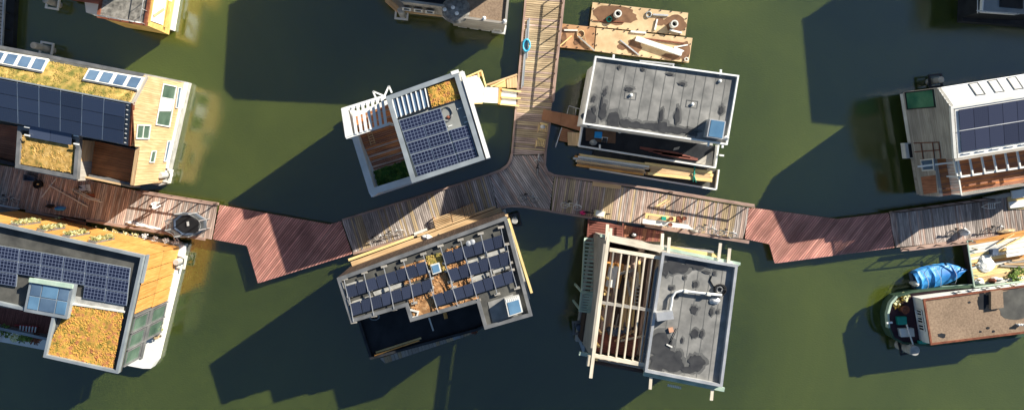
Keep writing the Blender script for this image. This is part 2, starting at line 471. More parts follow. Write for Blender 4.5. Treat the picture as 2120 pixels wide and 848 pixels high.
def water_mat():
    m = bpy.data.materials.new('canal_water'); m.use_nodes = True
    t = m.node_tree; N = t.nodes; Lk = t.links; b = N['Principled BSDF']
    geo = N.new('ShaderNodeNewGeometry')
    nz = N.new('ShaderNodeTexNoise'); nz.inputs['Scale'].default_value = .055; nz.inputs['Detail'].default_value = 6; nz.inputs['Distortion'].default_value = .6
    Lk.new(geo.outputs['Position'], nz.inputs['Vector'])
    rp = N.new('ShaderNodeValToRGB'); rp.color_ramp.elements[0].position = .3; rp.color_ramp.elements[1].position = .7
    rp.color_ramp.elements[0].color = (.042, .060, .009, 1); rp.color_ramp.elements[1].color = (.098, .122, .020, 1)
    Lk.new(nz.outputs['Fac'], rp.inputs[0])
    # base colour scaled darker around the middle, rising smoothly outward
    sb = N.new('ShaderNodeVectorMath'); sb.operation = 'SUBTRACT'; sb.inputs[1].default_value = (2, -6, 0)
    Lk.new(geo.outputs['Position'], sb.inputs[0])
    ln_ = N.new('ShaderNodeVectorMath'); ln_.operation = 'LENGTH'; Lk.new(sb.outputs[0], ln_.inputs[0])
    radial = N.new('ShaderNodeMapRange'); radial.interpolation_type = 'SMOOTHSTEP'
    radial.inputs[1].default_value = 4; radial.inputs[2].default_value = 30; radial.inputs[3].default_value = .58; radial.inputs[4].default_value = 1.06
    Lk.new(ln_.outputs['Value'], radial.inputs[0])
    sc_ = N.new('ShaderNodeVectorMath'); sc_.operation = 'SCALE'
    Lk.new(rp.outputs[0], sc_.inputs[0]); Lk.new(radial.outputs[0], sc_.inputs['Scale']); Lk.new(sc_.outputs[0], b.inputs['Base Color'])
    b.inputs['Subsurface Weight'].default_value = 1.0; b.inputs['Subsurface Radius'].default_value = (1.0, 1.1, .7); b.inputs['Subsurface Scale'].default_value = .55
    b.inputs['Roughness'].default_value = .03; b.inputs['IOR'].default_value = 2.2
    mp = N.new('ShaderNodeMapping'); mp.inputs['Rotation'].default_value = (0, 0, R(-28)); mp.inputs['Scale'].default_value = (1, 2.2, 1)
    Lk.new(geo.outputs['Position'], mp.inputs[0])
    w1 = N.new('ShaderNodeTexNoise'); w1.inputs['Scale'].default_value = 4.5; w1.inputs['Detail'].default_value = 7
    Lk.new(mp.outputs[0], w1.inputs['Vector'])
    bp = N.new('ShaderNodeBump'); bp.inputs['Strength'].default_value = .28; bp.inputs['Distance'].default_value = .03
    Lk.new(w1.outputs['Fac'], bp.inputs['Height']); Lk.new(bp.outputs[0], b.inputs['Normal'])
    return m

# ---------------------------------------------------------------- water
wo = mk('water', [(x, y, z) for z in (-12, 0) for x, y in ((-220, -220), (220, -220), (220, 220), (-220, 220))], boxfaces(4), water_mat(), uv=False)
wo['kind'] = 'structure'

# ---------------------------------------------------------------- jetty sections
JZ = 0.72
def jetty(label, px, dirn, mats, wd=.165, gap=.03, kerbs=(), under=True):
    cx = sum(p[0] for p in px) / len(px); cy = sum(p[1] for p in px) / len(px)
    r = T('jetty_section', label, 'jetty', cx, cy, 0, 'floating jetty sections')
    planks(px, JZ, dirn, wd, gap, mats, r)
    if under:                                             # floating frame below the boards
        prism('float_frame', [(cx + (x - cx) * .965, cy + (y - cy) * .93) for x, y in px], -.25, JZ - .16, K['dkwood'], r)
    for a, b, wk in kerbs:
        beam('edge_beam', P(*a, JZ + .13), P(*b, JZ + .13), wk, .16, K['kerb'], r)
    return r

g3 = [K['plank'], K['plank'], K['plank2']]
jetty('long grey brown jetty section between the two left houseboats', 
      [(-40, 335), (170, 370), (290, 396), (452, 423), (438, 495), (300, 473), (60, 435), (-40, 418)], (-16, 72), [K['plank'], K['plank2'], K['plank2']],
      kerbs=[((290, 396), (452, 422), .2), ((178, 456), (424, 495), .2), ((-40, 420), (34, 434), .2)])
jetty('reddish diagonal planked jetty section with a square corner sticking out, left of centre',
      [(455, 424), (683, 464), (706, 457), (729, 525), (534, 586), (511, 508), (440, 495)], (-92, 118), K['red'], wd=.17, gap=.045)
jetty('grey jetty section with slatted benches above the house with tilted solar rows',
      [(708, 456), (1013, 362), (1030, 430), (731, 523)], (20, 68), [K['plank'], K['plank'], K['plankw']],
      kerbs=[((708, 455), (860, 409), .13), ((860, 409), (1013, 361), .15), ((731, 525), (854, 489), .18)])
hub = [(1014, 362), (1040, 351), (1053, 339), (1059, 322), (1129, 322), (1128, 342), (1133, 355), (1147, 364),
       (1138, 434), (1085, 426), (1060, 425), (1045, 427), (1031, 432)]
jt = jetty('grey fan shaped jetty hub with rounded corners where three arms meet', hub, (70, 108), g3)
for nm, seg in (('w', [(1012, 361.5), (1036, 353), (1050, 343), (1057, 331), (1060, 318)]),
                ('e', [(1129.5, 312), (1127.5, 342), (1133, 356), (1149, 364)]),
                ('s', [(1031, 433), (1045, 428), (1060, 426), (1085, 427.5), (1138, 436)])):
    vs_, fs = [], []
    for x, y in seg:
        pass
    for i in range(len(seg) - 1):
        beam('curved_edge_beam', P(*seg[i], JZ + .12), P(*seg[i + 1], JZ + .121 + .001 * i), .2, .15, K['kerb'], jt)
jetty('grey brown northern jetty arm with a tall railing shadow across its boards',
      [(1091, -20), (1169, -20), (1156, 100), (1143, 214), (1130, 320), (1060, 320), (1068, 220), (1076, 150)], (78, 6), [K['plankw'], K['plankw'], K['plank2']],
      kerbs=[((1090, -20), (1075, 150), .16), ((1075, 150), (1060, 318), .16), ((1169, -20), (1143, 212), .18), ((1140, 245), (1130, 312), .16)])
jetty('grey jetty section with the long work table, right of the hub',
      [(1148, 365), (1551, 429), (1541, 494), (1338, 466), (1139, 435)], (-10, 70), [K['plank'], K['plank2'], K['plank2'], K['plankw']],
      kerbs=[((1149, 363), (1340, 389), .17), ((1340, 389), (1562, 425), .2), ((1138, 437), (1226, 451), .17), ((1336, 467), (1551, 501), .24)])
jetty('reddish diagonal planked jetty section with a notch, right of centre',
      [(1551, 429), (1735, 453), (1840, 440), (1852, 512), (1604, 545), (1593, 505), (1542, 494)], (-92, 118), K['red'], wd=.17, gap=.045)
jetty('grey jetty section at the far right beside the covered blue boat',
      [(1842, 440), (2045, 413), (2140, 398), (2140, 478), (2080, 488), (1852, 512)], (9, 70), [K['plank'], K['plank'], K['plank2']],
      kerbs=[((1843, 440), (2044, 412), .16), ((1866, 517), (2080, 487), .24)])

def railing(label, px, hgt=1.05, spacing=1.22, mat=K['kerb'], hw=.16, mesh=False):
    r = T('railing', label, 'railing', px[0][0], px[0][1], 0, 'jetty railings')
    pts = [P(x, y, JZ) for x, y in px]; up = Vector((0, 0, hgt))
    for i in range(len(pts) - 1):
        a, b = pts[i], pts[i + 1]; L = (b - a).length; n = max(1, round(L / spacing))
        beam('handrail', a + up, b + up, hw, .05, mat, r)
        for k in range(n + 1):
            if k == n and i < len(pts) - 2: continue
            p = lerp(a, b, k / n)
            beam('post', p, p + up - Vector((0, 0, .06)), .075, .075, K['dkwood'], r)
        if mesh:
            for hh in (.35, .7):
                tube('wire', [a + Vector((0, 0, hh)), b + Vector((0, 0, hh))], .012, K['greymet'], r, n=4)
    return r
railing('timber railing along the water side of the northern jetty arm beside the rafts', [(1167, -20), (1142, 212)])
railing('timber railing on the upper edge of the jetty section with the work table', [(1385, 398), (1552, 426)])
railing('timber railing on the jetty edge beside the trampoline', [(296, 396), (450, 421)])
railing('dark railing along the upper edge of the far right jetty section', [(1846, 438), (2040, 412)], mat=K['dkwood'], hw=.08)
railing('timber railing along the lower edge of the far right jetty section', [(1868, 515), (2004, 499)], mat=K['kerb'], hw=.10, hgt=.9)

def pile(label, x, y, fx, fy, rot, hgt=1.9, r=.27, mat=K['concrete'], fmat=K['offwhite'], fs=.48, zf=.95):
    """steel mooring pile standing in a square guide frame fixed to a houseboat"""
    t = T('mooring_pile', label, 'mooring pile', fx, fy, 0, 'mooring piles in square guide frames')
    c = P(fx, fy, 0); c.z = -1.0
    lathe('pile', c, [(r, 0), (r, 1.0 + hgt - .05), (r - .05, 1.0 + hgt)], mat, t, n=14)
    ca, sa = math.cos(rot), math.sin(rot); q = []
    for a, b in ((-1, -1), (1, -1), (1, 1), (-1, 1)):
        q.append(Vector((c.x + fs * (a * ca - b * sa), c.y + fs * (a * sa + b * ca), zf)))
    rim('guide_frame', q, .15, .14, fmat, t)
    return t
pile('mooring pile in a white frame below the top left house', 123, 10, 123, 11, -.16)
pile('mooring pile in a white frame behind the upper left sedum roof', 103, 107, 110, 105, -.18, hgt=2.6)
pile('mooring pile in a white frame at the corner of the larch gable wall', 345, 363, 352, 362, -.2)
pile('mooring pile in a white frame beside the orange clad wall', 375, 538, 381, 537, -.2, hgt=1.6)
pile('mooring pile in a pale frame below the top middle house, left of the two', 832, 31, 834, 32, -.1)
pile('mooring pile in a white frame below the top middle house, right of the two', 1033, 58, 1033, 60, -.15, hgt=1.0)
pile('mooring pile in a dark frame beside the upper right corner of the tilted solar house', 1064, 456, 1063, 454, .25, fmat=K['dkmet'], hgt=1.4)
pile('mooring pile in a grey frame left of the unfinished house', 1196, 672, 1196, 672, .1, fmat=K['greymet'], mat=K['bluegrey'], hgt=1.2)
pile('mooring pile in a dark frame above the grey boarded gable', 1935, 169, 1922, 170, .1, fmat=K['dkmet'], hgt=1.6)

def win(par, q, out, fw=.09, fm=None, gm=None, bars=0, depth=.06):
    """window on a wall: q = 4 corners in space, out = outward unit vector; frame bars + pane"""
    fm = fm or K['white']; gm = gm or K['glassg']
    w_ = vslab('window', [p - out * .01 for p in q], out * .04, gm, par)
    cen = sum(q, Vector()) / 4
    for i in range(4):
        a, b = q[i], q[(i + 1) % 4]; u = (b - a).normalized()
        inn = (cen - (a + b) / 2); inn = (inn - u * inn.dot(u)).normalized()
        k = [a + out * .032 + u * (fw if i % 2 else 0), b + out * .032 - u * (fw if i % 2 else 0)]
        k += [k[1] + inn * fw, k[0] + inn * fw]
        vslab('frame', k, out * depth, fm, w_)
    for k in range(bars):
        t = (k + 1) / (bars + 1)
        a, b = lerp(q[0], q[1], t), lerp(q[3], q[2], t); u = (q[1] - q[0]).normalized() * fw * .4
        vslab('glazing_bar', [a + out * .032 - u, a + out * .032 + u, b + out * .032 + u, b + out * .032 - u], out * depth * .7, fm, w_)
    return w_

def boards(par, poly, out, bw, mat, pl, name='board', th=.03):
    """vertical boards on a vertical plane: poly in space; one object per board"""
    t = pl.t; z = Vector((0, 0, 1)); o = pl.p
    q = [((p - o).dot(t), p.z) for p in poly]
    a0 = min(a for a, b in q); a1 = max(a for a, b in q); n = max(1, round((a1 - a0) / bw)); bw = (a1 - a0) / n
    def cuts(v):
        r = []
        for i in range(len(q)):
            (a, b), (c, e) = q[i], q[(i + 1) % len(q)]
            if (a <= v) != (c <= v): r.append(b + (e - b) * (v - a) / (c - a))
        return sorted(r)
    base = Vector((o.x, o.y, 0))
    for k in range(n):
        x0 = a0 + k * bw + .006; x1 = a0 + (k + 1) * bw - .006
        c0, c1, cm = cuts(x0), cuts(x1), cuts((x0 + x1) / 2)
        if not (len(c0) == len(c1) == len(cm)): c0 = c1 = cm
        for j in range(0, len(cm) - 1, 2):
            p4 = [base + t * x0 + z * c0[j], base + t * x1 + z * c1[j], base + t * x1 + z * c1[j + 1], base + t * x0 + z * c0[j + 1]]
            vslab(name, p4, out * th, mat, par)

UP = Vector((0, 0, 1))
# ---------------------------------------------------------------- A  gabled house, upper left
A = T('houseboat', 'gabled houseboat with larch end wall, sedum and blue black solar roof, upper left', 'houseboat', 200, 260, 0, 'houseboats')
pa = VPlane(P(381, 172, .9), P(341, 356, .9)); ea = pa.n if pa.n.x > 0 else -pa.n
dA = (P(0, 97) - P(308, 157)).normalized()
NE, RI, SE = pa(304, 157), pa(274, 214), P(268, 302, 6.75)
NO, PS, BS, BN = pa(289, 304), pa(277, 384), pa(338, 378), P(381, 172, .9)
SE2 = Vector((SE.x, SE.y, NO.z)); BS.z = .9
Lh = 16.0
prism('hull', [(388, 170), (344, 366), (343, 380), (330, 384), (-120, 306), (-120, 70)], -.6, .88, K['concrete'], A)
prism('hull_rim', [(387, 171), (381, 171), (339, 357), (345, 358)], .6, .95, K['white'], A)
end = [BN, BS, PS, NO, SE2, SE, RI, NE]
vslab('end_wall', [p - ea * .03 for p in end], -ea * .25, K['larch'], A)
boards(A, [p for p in end], ea, .21, K['larch'], pa)
NEl, RIl, SEl = NE + dA * Lh, RI + dA * Lh, SE + dA * Lh
dn = [Vector((p.x, p.y, .85)) for p in (NE, SE, SEl, NEl)]
body = [NE - UP * .12 - ea * .3, RI - UP * .12 - ea * .3, SE - UP * .12 - ea * .3]
vb = body + [p + dA * (Lh - .3) for p in body]
b0 = [Vector((body[0].x, body[0].y, .85)), Vector((body[2].x, body[2].y, .85))]; b1 = [p + dA * (Lh - .3) for p in b0]
mk('wall', [b0[0], b0[1], body[2], body[1], body[0], b1[0], b1[1], vb[5], vb[4], vb[3]],
   [[0, 1, 2, 3, 4], [9, 8, 7, 6, 5], [0, 5, 6, 1], [1, 6, 7, 2], [2, 7, 8, 3], [3, 8, 9, 4], [4, 9, 5, 0]], K['greyb'], A)
nroof = slab('roof_slope', [NE, RI, RIl, NEl], .11, K['membr'], A)
sroof = slab('roof_slope', [RI, SE, SEl, RIl], .11, K['greymet'], A)
beam('verge_trim', NE + ea * .02 + UP * .10, RI + ea * .02 + UP * .10, .14, .26, K['greyb'], A)
beam('verge_trim', RI + ea * .02 + UP * .10, SE + ea * .02 + UP * .10, .14, .26, K['rust'], A)
beam('ridge_trim', RI + UP * .07 + dA * .1, RIl + UP * .07, .10, .07, K['zinc'], A)
pn = Plane3(NE, RI, RIl)
m1 = lerp(NE, RI, .14); m1l = m1 + dA * Lh
beam('gutter', NE + dA * .2 + UP * .08, NEl + UP * .08, .24, .14, K['greymet'], A)
def rn(u, v): return NE + (RI - NE) * v + dA * u
sedum('sedum', [rn(.25, .16), rn(Lh, .16), rn(Lh, .985), rn(.25, .985)], K['sed_g'], nroof, 110, 3, .05, .10)
for q0 in (((184, 141), (299, 160), (284, 187), (170, 166)), ((-14, 103), (101, 122), (87, 150), (-28, 128))):
    q = [pn(x, y, .16) for x, y in q0]
    fr = slab('rooflight', q, .22, K['offwhite'], A)
    for k in range(4):
        c = [bil(q, a, b) + pn.n * .03 for a, b in ((k / 4 + .035, .12), (k / 4 + .215, .12), (k / 4 + .215, .86), (k / 4 + .035, .86))]
        slab('pane', c, .04, K['glassb'], fr)
    beam('blind_box', q[3] + pn.n * .03, q[2] + pn.n * .03, .12, .12, K['greymet'], fr)
def rs(u, v): return RI + (SE - RI) * v + dA * u
for k in range(8):
    u0 = .42 + k * 1.56
    panels('solar_panel', [rs(u0 + 1.55, .03), rs(u0, .03), rs(u0, .97), rs(u0 + 1.55, .97)], 1, 3, .045, .04, K['pvblue'], A, up=.10)
    beam('panel_rail', rs(u0 + 1.555, .03) + UP * .11, rs(u0 + 1.555, .97) + UP * .11, .05, .03, K['alu'], A)
for k in range(9):
    p = rs(.22, .06 + k * .11)
    beam('panel_clip', p + UP * .08, p + dA * .14 + UP * .08, .05, .03, K['white'], A)
# lower volume: sedum block between two roof terraces
zl = 6.3
blk = [(34, 283), (164, 305), (160, 378), (30, 350)]
prism('wall', [(36, 278), (163, 300), (158, 374), (31, 348)], .85, zl - .1, K['greyb'], A)
lq = [P(44, 270, zl), P(160, 290, zl), P(153, 359, zl), P(40, 340, zl)]
lr = prism('flat_roof', [(36, 264), (165, 287), (158, 371), (30, 347)], zl - .18, zl - .05, K['membr'], A)
rim('parapet', [P(40, 264, zl + .22), P(161, 286, zl + .22), P(155, 367, zl + .22), P(35, 344, zl + .22)], .28, .4, K['greymet'], A)
sedum('sedum', [P(47, 277, zl), P(157, 296, zl), P(151.5, 358, zl), P(42, 339, zl)], K['sed_y'], lr, 150, 5, .05, .09)
panels('solar_panel', [P(61, 259, zl + .5), P(149, 276, zl + .5), P(147, 301, zl + .25), P(59, 284, zl + .25)], 2, 1, .03, .04, K['pvblue'], A)
for x, y in ((50, 262), (152, 280)):
    for k in (0, 1):
        beam('panel_bracket', P(x, y + k * 17, zl + .5), P(x + 11, y + 2 + k * 17, zl + .5), .1, .08, K['white'], A)
# terraces
for nm, q, sill in (('r', [(196, 292), (288, 310), (275, 378), (186, 361)], 1), ('l', [(-60, 250), (36, 262), (30, 333), (-60, 316)], 0)):
    fl = prism('terrace_slab', [(x, y) for x, y in q], .85, 4.2 if sill else 2.95, K['greyb'], A)
    planks(q, 4.27 if sill else 3.02, (92, 17) , .14, .012, K['deckr'] if sill else K['deck'], fl, th=.05)
beam('terrace_wall', P(183, 365, 5.0), P(274, 384, 5.0), .3, 1.3, K['greymet'], A)
beam('terrace_cap', P(176, 366, 5.06), P(272, 386, 5.06), .14, .05, K['larch'], A)
beam('terrace_wall', P(-60, 318, 4.0), P(34, 342, 4.0), .25, 1.2, K['dkmet'], A)
wq = [P(197, 292, 4.25), P(187, 360, 4.25)]; wt = [Vector((p.x, p.y, zl - .06)) for p in wq]
vslab('terrace_side_wall', [wq[0], wq[1], wt[1], wt[0]], -ea * .2, K['larch'], A)
for k in range(6):                                        # pale posts of the inner balustrade
    a = lerp(NO, PS, .12 + .15 * k) - ea * .45
    beam('baluster', Vector((a.x, a.y, 4.2)), Vector((a.x, a.y, 5.3)), .12, .12, K['larch'], A)
# end wall windows
def aw(*px): return [pa(x, y) + ea * .035 for x, y in px]
win(A, aw((336, 172), (364, 178), (349, 263), (320, 258)), ea, .09, K['white'], K['glassg'], 0)
win(A, aw((282, 257), (310, 258), (306, 288), (279, 287)), ea, .08, K['white'], K['glassg'], 1)
win(A, aw((312, 312), (322, 311), (317, 336), (307, 336)), ea, .06, K['white'], K['glassg'])
win(A, aw((367, 180), (374, 181), (367, 224), (361, 223)), ea, .06, K['white'], K['glassb'])
win(A, aw((345, 291), (352, 291), (343, 334), (337, 334)), ea, .06, K['white'], K['glassb'])
wq = aw((331, 200), (358, 205), (352, 230), (327, 230))
vslab('blind', [p + ea * .02 for p in wq], ea * .03, K['white'], A)

# ---------------------------------------------------------------- B  orange clad house, lower left
B = T('houseboat', 'flat roofed houseboat clad in orange wood with gridded solar panels, lower left', 'houseboat', 180, 610, 0, 'houseboats')
pb = VPlane(P(371, 512, .8), P(332, 688, .8)); eb = pb.n if pb.n.x > 0 else -pb.n
prism('hull', [(381, 506), (323, 746), (312, 762), (296, 762), (-120, 684), (-120, 440)], -.6, .8, K['white'], B)
rn_, rs_ = pb(292, 533), pb(244, 768)
zB = 7.05; sB = (rs_ - rn_); sB.z = 0; sB.normalize(); dB = -eb
C0 = Vector((rn_.x, rn_.y, 0)); C1 = Vector((rs_.x, rs_.y, 0)); wB = (C1 - C0).length; LB = 15.0
def bq(u, v, z): p = C0 + dB * u + sB * v; return Vector((p.x, p.y, z))   # u west, v south
nb = -sB
prismw('wall', [bq(.05, .05, 3.9), bq(.05, 7.1, 3.9), bq(LB, 7.1, 3.9), bq(LB, .05, 3.9)], .75, K['greymet'], B)
prismw('wall', [bq(.05, .05, 6.65), bq(.05, wB - .05, 6.65), bq(5.4, wB - .05, 6.65), bq(5.4, 5.5, 6.65), bq(LB, 5.5, 6.65), bq(LB, .05, 6.65)], 3.9, K['greymet'], B)
prismw('terrace_slab', [bq(5.4, 5.5, 3.95), bq(5.4, wB - .25, 3.95), bq(LB, wB - .25, 3.95), bq(LB, 5.5, 3.95)], 3.7, K['greymet'], B)
roof = prismw('flat_roof', [bq(-.1, -.1, 6.8), bq(-.1, wB + .1, 6.8), bq(5.5, wB + .1, 6.8), bq(5.5, 5.6, 6.8), bq(LB, 5.6, 6.8), bq(LB, -.1, 6.8)], 6.6, K['membr'], B)
rim('roof_edge', [bq(0, LB * 0 - .06, zB + .12), bq(0, wB, zB + .12), bq(5.35, wB, zB + .12), bq(5.35, 5.5, zB + .12), bq(LB, 5.5, zB + .12), bq(LB, -.06, zB + .12)], .2, .36, K['zinc'], B)
beam('roof_edge_step', bq(-.22, -.2, zB - .15), bq(-.22, 1.9, zB - .15), .14, .25, K['zinc'], B)
# cladding panels east and north
for j, (z0, z1) in enumerate(((.95, 3.68), (3.8, 6.55))):
    for k in range(4):
        v0, v1 = .0 + k * 1.12, .0 + (k + 1) * 1.12 - .07
        if j == 1 and k == 3: v1 -= .1
        p4 = [bq(-.02, v0, z0), bq(-.02, v1, z0), bq(-.02, v1, z1), bq(-.02, v0, z1)]
        vslab('cladding_panel', p4, eb * .05, K['clad'], B)
    for k in range(9):
        u0, u1 = k * 1.5 + .0, k * 1.5 + 1.42
        p4 = [bq(u0, -.02, z0), bq(u1, -.02, z0), bq(u1, -.02, z1), bq(u0, -.02, z1)]
        vslab('cladding_panel', p4, nb * .05, K['clad'], B)
for k in range(4):
    u0 = 3.9 + k * 1.95
    tr = vslab('planter_trough', [bq(u0, -.08, 3.7), bq(u0 + .55, -.08, 3.7), bq(u0 + .55, -.08, 6.4), bq(u0, -.08, 6.4)], nb * .12, K['greymet'], B)
    vs_, fs = [], []; rnd = random.Random(k)
    for i in range(230):
        c = bq(u0 + rnd.uniform(-.05, .6), 0, rnd.uniform(3.7, 6.4)) + nb * rnd.uniform(.2, .42)
        a = Vector((rnd.uniform(-1, 1), rnd.uniform(-1, 1), rnd.uniform(-1, 1))).normalized() * .12
        b = a.orthogonal().normalized() * .09; m_ = len(vs_); vs_ += [c - a, c - b, c + a, c + b]; fs.append([m_, m_ + 1, m_ + 2, m_ + 3])
    mk('foliage', vs_, fs, K['leafp'], tr, uv=False, kind='stuff')
# east windows
for j, (z0, z1) in enumerate(((1.0, 3.4), (4.1, 6.35))):
    for k in range(2 if j == 0 else 3):
        v0 = 4.65 + k * 1.25
        win(B, [bq(-.02, v0, z1), bq(-.02, v0 + 1.15, z1), bq(-.02, v0 + 1.15, z0), bq(-.02, v0, z0)], eb, .1, K['greymet'], K['glassg'], 0)
for k in range(4):
    v0 = 4.55 + k * 1.25
    beam('mullion', bq(-.12, v0, 1.0 if k < 3 else 4.0), bq(-.12, v0, 6.5), .14, .1, K['greymet'], B)
beam('floor_band', bq(-.10, 4.5, 3.95), bq(-.10, wB, 3.95), .12, .4, K['greymet'], B)
# solar panels
zb = 6.98
def bg_(*px): return [P(x, y, zb) for x, y in px]
pc = [(-5, 507), (41, 514.5), (87, 522), (133, 530), (178.5, 538), (225, 546), (270, 554)]
rows = [3, 2, 2, 2, 3, 3]
for i in range(6):
    (x0, y0), (x1, y1) = pc[i], pc[i + 1]; n = rows[i]; ddx, ddy = -2.6 * n, 26.3 * n
    slab('panel_backing', [p - UP * .045 for p in bg_((x0, y0), (x1, y1), (x1 + ddx, y1 + ddy), (x0 + ddx, y0 + ddy))], .03, K['zinc'], B)
    panels('solar_panel', bg_((x0, y0), (x1, y1), (x1 + ddx, y1 + ddy), (x0 + ddx, y0 + ddy)), 1, n, .08, .04, K['pvgrid'], B)
# sedum square
sedum('sedum', [P(145, 632, 6.85), P(256, 647, 6.85), P(235, 762, 6.85), P(88, 738, 6.85)], K['sed_o'], roof, 150, 9, .06, .09)
beam('gravel_board', P(146, 628, 6.95), P(258, 645, 6.95), .12, .14, K['offwhite'], B)
beam('gravel_board', P(146, 618, 6.86), P(256, 637, 6.86), .5, .05, K['concrete'], B)
# big skylight
qs = [P(62, 578, 7.5), P(152, 592, 7.5), P(139, 660, 7.25), P(49, 644, 7.25)]
sk = slab('skylight', qs, .55, K['zinc'], B)
nn = (qs[1] - qs[0]).cross(qs[3] - qs[0]).normalized(); nn = nn if nn.z > 0 else -nn
for i, (u0, u1) in enumerate(((.07, .30), (.33, .68), (.71, .93))):
    for j, (v0, v1) in enumerate(((.10, .46), (.50, .88))):
        c = [bil(qs, a, b) + nn * .03 for a, b in ((u0, v0), (u1, v0), (u1, v1), (u0, v1))]
        slab('pane', c, .05, K['glassbl'] if (i + j) % 2 else K['glassb'], sk)
beam('skylight_hood', qs[0] + nn * .12, qs[1] + nn * .12, .3, .14, K['green'], sk)
# terrace
prismw('terrace_wall', [bq(5.6, 5.6, 5.0), bq(5.6, wB - .25, 5.0), bq(5.42, wB - .25, 5.0), bq(5.42, 5.6, 5.0)], 3.9, K['greymet'], B)
tq = [bq(5.6, 5.6, 4.05), bq(LB, 5.6, 4.05), bq(LB, wB - .4, 4.05), bq(5.6, wB - .4, 4.05)]
planks(None, 4.05, (-16, 72), .14, .012, K['reddeck'], B, world=tq, th=.06)
beam('terrace_edge', bq(5.45, wB - .3, 4.7), bq(LB, wB - .3, 4.7), .2, .8, K['zinc'], B)
beam('pergola_beam', P(-20, 604, 6.2), P(52, 616, 6.2), .2, .2, K['offwhite'], B)
beam('pergola_beam', P(-20, 629, 6.2), P(52, 641, 6.2), .14, .16, K['greyb'], B)
for x in (3, 21, 36):
    beam('pergola_slat', P(x, 610 + x * .16, 6.28), P(x - 3, 634 + x * .16, 6.28), .12, .06, K['greyb'], B)
prismw('storey_end', [bq(-.02, 7.1, 1.3), bq(-.02, 7.3, 1.3), bq(5, 7.3, 1.3), bq(5, 7.1, 1.3)], .8, K['greymet'], B)

# ---------------------------------------------------------------- C  white house with pergola
C = T('houseboat', 'white houseboat with pergola, wooden roof terrace, grass bed and gridded solar panels', 'houseboat', 880, 290, 0, 'houseboats')
zC = 6.75
c_nw, c_ne, c_se, c_sw = (799, 199), (948, 147), (1004, 330), (853, 378)
def inset(px, f):
    cx = sum(p[0] for p in px) / len(px); cy = sum(p[1] for p in px) / len(px)
    return [(cx + (x - cx) * f, cy + (y - cy) * f) for x, y in px]
base = [P(x, y, zC) for x, y in (c_nw, c_ne, c_se, c_sw)]
prismw('hull', [Vector((p.x, p.y, .7)) for p in [P(716, 240, .7), P(958, 146, .7), P(1016, 327, .7), P(772, 408, .7)]], -.6, K['offwhite'], C)
prism('wall', inset([c_nw, c_ne, c_se, c_sw], .985), .7, zC - .1, K['white'], C)
rc = prism('flat_roof', inset([c_nw, c_ne, c_se, c_sw], .99), zC - .1, zC, K['feltc'], C)
rim('parapet', [P(804, 203, zC + .28), P(944, 153, zC + .28), P(998, 327, zC + .28), P(856, 373, zC + .28)], .34, .5, K['zinc'], C)
# white outer skin on the jetty side, standing proud of the parapet
beam('outer_wall', P(957, 149, zC + .15), P(1011, 327, zC + .15), .30, zC - .4, K['white'], C)
beam('corner_fin', P(934, 152, zC + .31), P(950, 147, zC + .31), .25, .6, K['white'], C)
q = [P(x, y, zC) for x, y in ((825, 249), (912, 223), (952, 342), (866, 368))]
slab('panel_backing', [p + UP * .105 for p in q], .03, K['zinc'], C)
panels('solar_panel', q, 2, 5, .08, .05, K['pvgrid'], C, up=.16)
q = [P(x, y, zC) for x, y in ((929, 269.5), (969, 258), (991, 330), (952.5, 341.5))]
slab('panel_backing', [p + UP * .105 for p in q], .03, K['zinc'], C)
panels('solar_panel', q, 1, 3, .08, .05, K['pvgrid'], C, up=.16)
# roof light with white bars
q = [P(x, y, zC + .18) for x, y in ((812, 205), (880, 183), (888, 222), (822, 245))]
sk = slab('skylight', q, .25, K['glassb'], C)
for k in range(8):
    t = k / 7
    beam('glazing_bar', lerp(q[0], q[1], t) + UP * .07, lerp(q[3], q[2], t) + UP * .07, .09, .08, K['white'], sk)
rim('skylight_curb', [p + UP * .04 for p in (lerp(q[0], q[0], 0), q[1], q[2], q[3])], .12, .22, K['dkmet'], sk)
sed = [P(x, y, zC + .02) for x, y in ((883, 181), (944, 161), (955, 205), (894, 224))]
sedum('sedum', sed, K['sed_o'], rc, 160, 12, .06, .09)
rim('sedum_edge', [p + UP * .12 for p in sed], .06, .12, K['dkmet'], C)
prism('roof_gutter', [(951, 170), (958, 168), (998, 310), (991, 313)], zC, zC + .02, K['bluegrey'], C)
for x, y in ((947, 226), (960, 243), (961, 254), (928, 262)):
    beam('roof_hook', P(x, y, zC + .06), P(x + 8, y - 3, zC + .06), .07, .05, K['white'], C)
# terrace wing: floor, white upstand, pergola
zt = 3.3
prismw('wall', [P(736, 284, zt), P(772, 402, zt), P(860, 376, zt), P(806, 212, zt), P(722, 240, zt)], .7, K['white'], C)
planks([(729, 242), (812, 214), (866, 350), (775, 354)], zt + .10, (84, -26), .14, .012, [K['deck'], K['plank2'], K['deckr']], C, th=.08)
gq = [P(x, y, zt + .09) for x, y in ((774, 354), (838, 334), (852, 372), (786, 394))]
gb = slab('grass_bed', gq, .08, K['soil'], C)
sedum('grass', gq, K['grass'], gb, 90, 21, .16, .15)
za = 4.6
wv = beam('terrace_upstand', P(735, 283, za), P(771, 399, za), .5, 1.9, K['offwhite'], C)
wv = beam('terrace_upstand', P(768, 397, za + .004), P(852, 371, za + .004), .5, 1.9, K['offwhite'], C)
prism('terrace_corner', [(762, 394), (776, 390), (782, 401), (769, 408)], .7, za - .01, K['white'], C)
zp = 6.1
beam('pergola_beam', P(708, 228, zp), P(798, 200, zp), .3, .3, K['white'], C)
beam('pergola_beam', P(716, 285, zp - .02), P(806, 256, zp - .02), .2, .22, K['white'], C)
prism('pergola_wall', [(706, 225), (719, 221), (731, 279), (715, 285)], .7, zp + .03, K['white'], C)
